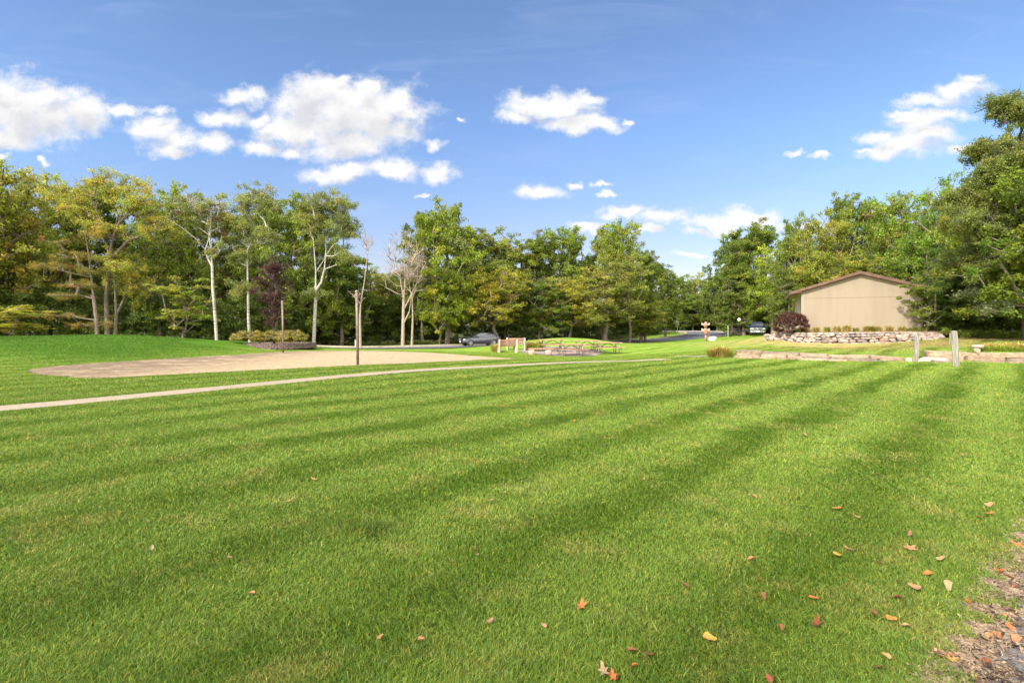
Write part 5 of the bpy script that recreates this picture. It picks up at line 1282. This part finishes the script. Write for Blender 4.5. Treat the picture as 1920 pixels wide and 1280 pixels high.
# ------------------------------------------------------------------ litter on the bare strip
def litter():
    rs = np.random.RandomState(17); n = 6500; i = rs.randint(0, len(DL)-1, n); f = rs.rand(n, 1); a = DL[i]*(1-f)+DL[i+1]*f
    j = np.minimum((i/len(DL)*len(DM)).astype(int), len(DM)-1); b = DM[j]
    t = rs.rand(n, 1)*1.35-.12; q = a+(b-a)*t+rs.normal(0, .03, (n, 2)); z = gz(q[:, 0], q[:, 1])+.012+rs.rand(n)*.006
    L = rs.uniform(.004, .018, n); w = rs.uniform(.0008, .0025, n); th = rs.rand(n)*math.pi
    chip = rs.rand(n) < .35; w[chip] = L[chip]*.4; L[chip] *= .7
    d = np.stack([np.cos(th)*L, np.sin(th)*L, rs.normal(0, .004, n)], 1); e = np.stack([-np.sin(th)*w, np.cos(th)*w, 0*w], 1); c = np.c_[q, z]
    V = np.stack([c-d-e, c+d-e, c+d+e, c-d+e], 1).reshape(-1, 3)
    pal = np.array([(.50, .38, .24), (.36, .25, .15), (.10, .07, .05), (.06, .045, .035), (.20, .13, .08), (.30, .27, .24)])
    kk = rs.choice(6, n, p=[.2, .2, .22, .16, .14, .08]); tn = (t[:, 0] < .5) & (rs.rand(n) < .75); kk[tn] = rs.randint(0, 2, tn.sum()); col = np.repeat(pal[kk]*rs.uniform(.7, 1.2, (n, 1)), 4, 0)
    o = link('litter', np_mesh('litter', V, np.arange(4*n).reshape(n, 4), col), None, M_leaf); o.color = (1, 1, 1, 1)
    tag(o, 'dry grass bits and bark chips littering the bare strip', 'litter', kind='stuff')
litter()
# ------------------------------------------------------------------ fallen leaves
def leaf_mesh(kind, seed):
    rs = np.random.RandomState(seed); pts = []
    n = 22
    for k in range(n):
        a = 2*math.pi*k/n
        if kind == 'oak': r = .040*(1+.42*math.cos(5*a+.3))*(1.25 if abs(math.cos(a)) > .7 else .85)
        elif kind == 'oval': r = .034*(1.25 if abs(math.cos(a)) > .5 else .9)
        else: r = .030
        X, Y = math.cos(a)*r*1.35, math.sin(a)*r*.95
        if kind != 'oak': Y = math.sin(a)*r*(.9-.35*math.cos(a))
        pts.append((X, Y))
    curl = {'oak': 5.0, 'oval': 9.0, 'curl': 26.0}[kind]
    V = []
    for f in (1, .5):
        for (X, Y) in pts: V.append((X*f, Y*f, curl*(Y*f)**2+3*(X*f)**2+rs.normal(0, .0015)))
    V.append((0, 0, 0)); F_ = [(k, (k+1) % n, n+(k+1) % n, n+k) for k in range(n)]+[(n+k, n+(k+1) % n, 2*n) for k in range(n)]
    mb = MB(); mb.add(V, F_, True)
    st = [(-.05, 0, .008), (-.085, .004, .014)]; mb.tube(st, .0016, 4)
    me = bpy.data.meshes.new('fallen_leaf'); me.from_pydata(mb.v, [], mb.f); me.polygons.foreach_set('use_smooth', mb.sm[:len(mb.f)] if len(mb.sm) >= len(mb.f) else [True]*len(mb.f)); me.update(); return me
def fl_mat():
    def f(t, oc):
        oi = N(t, 'ShaderNodeObjectInfo'); n = noise(t, oc, 60, 4, .6)
        return mixc(t, mrange(t, n, .4, .7, 0, .5), oi.outputs['Color'], vm(t, 'MULTIPLY', oi.outputs['Color'], (.45, .4, .4)))
    return mat('fallen_leaf', fn=f, rough=.7, spec=.25, trans=.2)
M_fl = fl_mat(); LM = {k: [leaf_mesh(k, s) for s in (1, 2)] for k in ('oak', 'oval', 'curl')}
ORG = (.40, .145, .04); TAN = (.36, .19, .085); PAL = (.34, .215, .11); BRN = (.19, .075, .032); YEL = (.42, .235, .05)
CN = {ORG: 'orange', TAN: 'tan', PAL: 'pale', BRN: 'dark brown', YEL: 'yellow'}
FL = [(1571, 955, ORG, 'oval'), (1604, 970, PAL, 'oval'), (1414, 934, TAN, 'curl'), (1707, 1003, TAN, 'oval'), (1706, 1030, TAN, 'oak'), (1592, 1032, TAN, 'oak'), (1569, 1042, YEL, 'oval'), (1648, 1058, BRN, 'curl'), (1764, 1050, PAL, 'oval'), (1738, 1078, ORG, 'oval'), (1714, 1103, PAL, 'oval'), (1684, 1124, BRN, 'curl'), (1778, 1102, PAL, 'oval'), (1638, 1151, BRN, 'curl'), (1672, 1163, ORG, 'oval'), (1698, 1177, PAL, 'curl'), (1758, 1224, ORG, 'oak'), (1785, 1232, YEL, 'oak'), (1776, 1222, TAN, 'oak'), (1662, 1234, TAN, 'curl'), (1650, 1255, BRN, 'oak'), (1845, 1122, YEL, 'oval'), (1816, 1124, ORG, 'oval'), (1868, 1186, ORG, 'curl'), (1854, 1190, TAN, 'oval'), (1895, 1172, ORG, 'oval'), (1893, 1076, TAN, 'oval'), (1902, 1096, ORG, 'curl'), (1872, 1066, ORG, 'oval'), (1830, 1266, YEL, 'oval'), (1900, 1142, BRN, 'curl'), (1850, 1236, BRN, 'curl'),
 (1837, 972, ORG, 'curl'), (1856, 965, ORG, 'oval'), (1855, 948, PAL, 'oval'), (1526, 1124, ORG, 'oval'), (1408, 1051, TAN, 'curl'), (1430, 1121, BRN, 'curl'), (1464, 1180, BRN, 'curl'), (1532, 1172, BRN, 'oak'), (1332, 1200, YEL, 'oval'), (1286, 1102, BRN, 'curl'), (1090, 1139, ORG, 'oak'), (1020, 1177, TAN, 'curl'), (1190, 1252, ORG, 'curl'), (1217, 1231, BRN, 'oval'), (1186, 1224, BRN, 'curl'), (1132, 1262, PAL, 'oak'), (1150, 1272, ORG, 'oak'), (1443, 1276, BRN, 'curl'), (888, 1034, BRN, 'curl'), (895, 1044, PAL, 'curl'), (920, 1167, TAN, 'oval'), (285, 1029, PAL, 'curl'), (430, 1048, PAL, 'curl'), (541, 941, TAN, 'oak'), (588, 900, PAL, 'oak'), (680, 905, YEL, 'curl'), (946, 925, TAN, 'curl'), (920, 940, TAN, 'oak'), (1077, 790, ORG, 'oval'), (1211, 837, ORG, 'curl'), (1510, 816, TAN, 'oval'), (1587, 796, ORG, 'curl'), (1803, 854, PAL, 'curl'), (275, 980, PAL, 'curl'), (577, 846, TAN, 'curl'), (1645, 891, TAN, 'oval'), (1206, 900, PAL, 'curl'), (472, 1115, TAN, 'curl'), (790, 1202, TAN, 'curl'), (714, 1198, TAN, 'curl'), (1885, 1150, TAN, 'oval'), (1912, 1020, ORG, 'oak'), (1905, 1195, TAN, 'oval')]
def region(px, py):
    if px > 1800 and py > 1040: return 'on the bare dirt strip at the right'
    if px > 1600: return 'in the grass close to the dirt strip' if py > 1040 else 'on the lawn at the right, above the dirt strip'
    if px > 1250: return 'low on the lawn right of centre' if py > 1000 else 'on the lawn right of centre, farther off'
    if px > 850: return 'near the middle of the lower edge' if py > 1100 else 'on the middle of the lawn'
    return 'on the left half of the lawn'
KN = {'oak': 'lobed oak leaf', 'oval': 'flat oval leaf', 'curl': 'curled dry leaf'}
rs = np.random.RandomState(77)
for (px, py, c, k) in FL:
    d = CH*960/(py-HY)*.985; x, y = P2(px, d); onD = inpoly(np.array([x]), np.array([y]), DIRTP)[0]
    o = link('fallen_leaf', LM[k][rs.randint(2)], None, M_fl, (x, y, gz(x, y)+(.014 if onD else .036)))
    o.rotation_euler = (rs.normal(0, .3), rs.normal(0, .3), rs.rand()*6.28); s = rs.uniform(.40, .62)*(1+.2*(py < 960))*(.8 if px < 1050 else 1); o.scale = (s, s, s)
    o.color = (*[q*rs.uniform(.85, 1.15) for q in c], 1)
    tag(o, f'{CN[c]} {KN[k]} {region(px, py)}', 'leaf', f'fallen leaves {region(px, py)}')
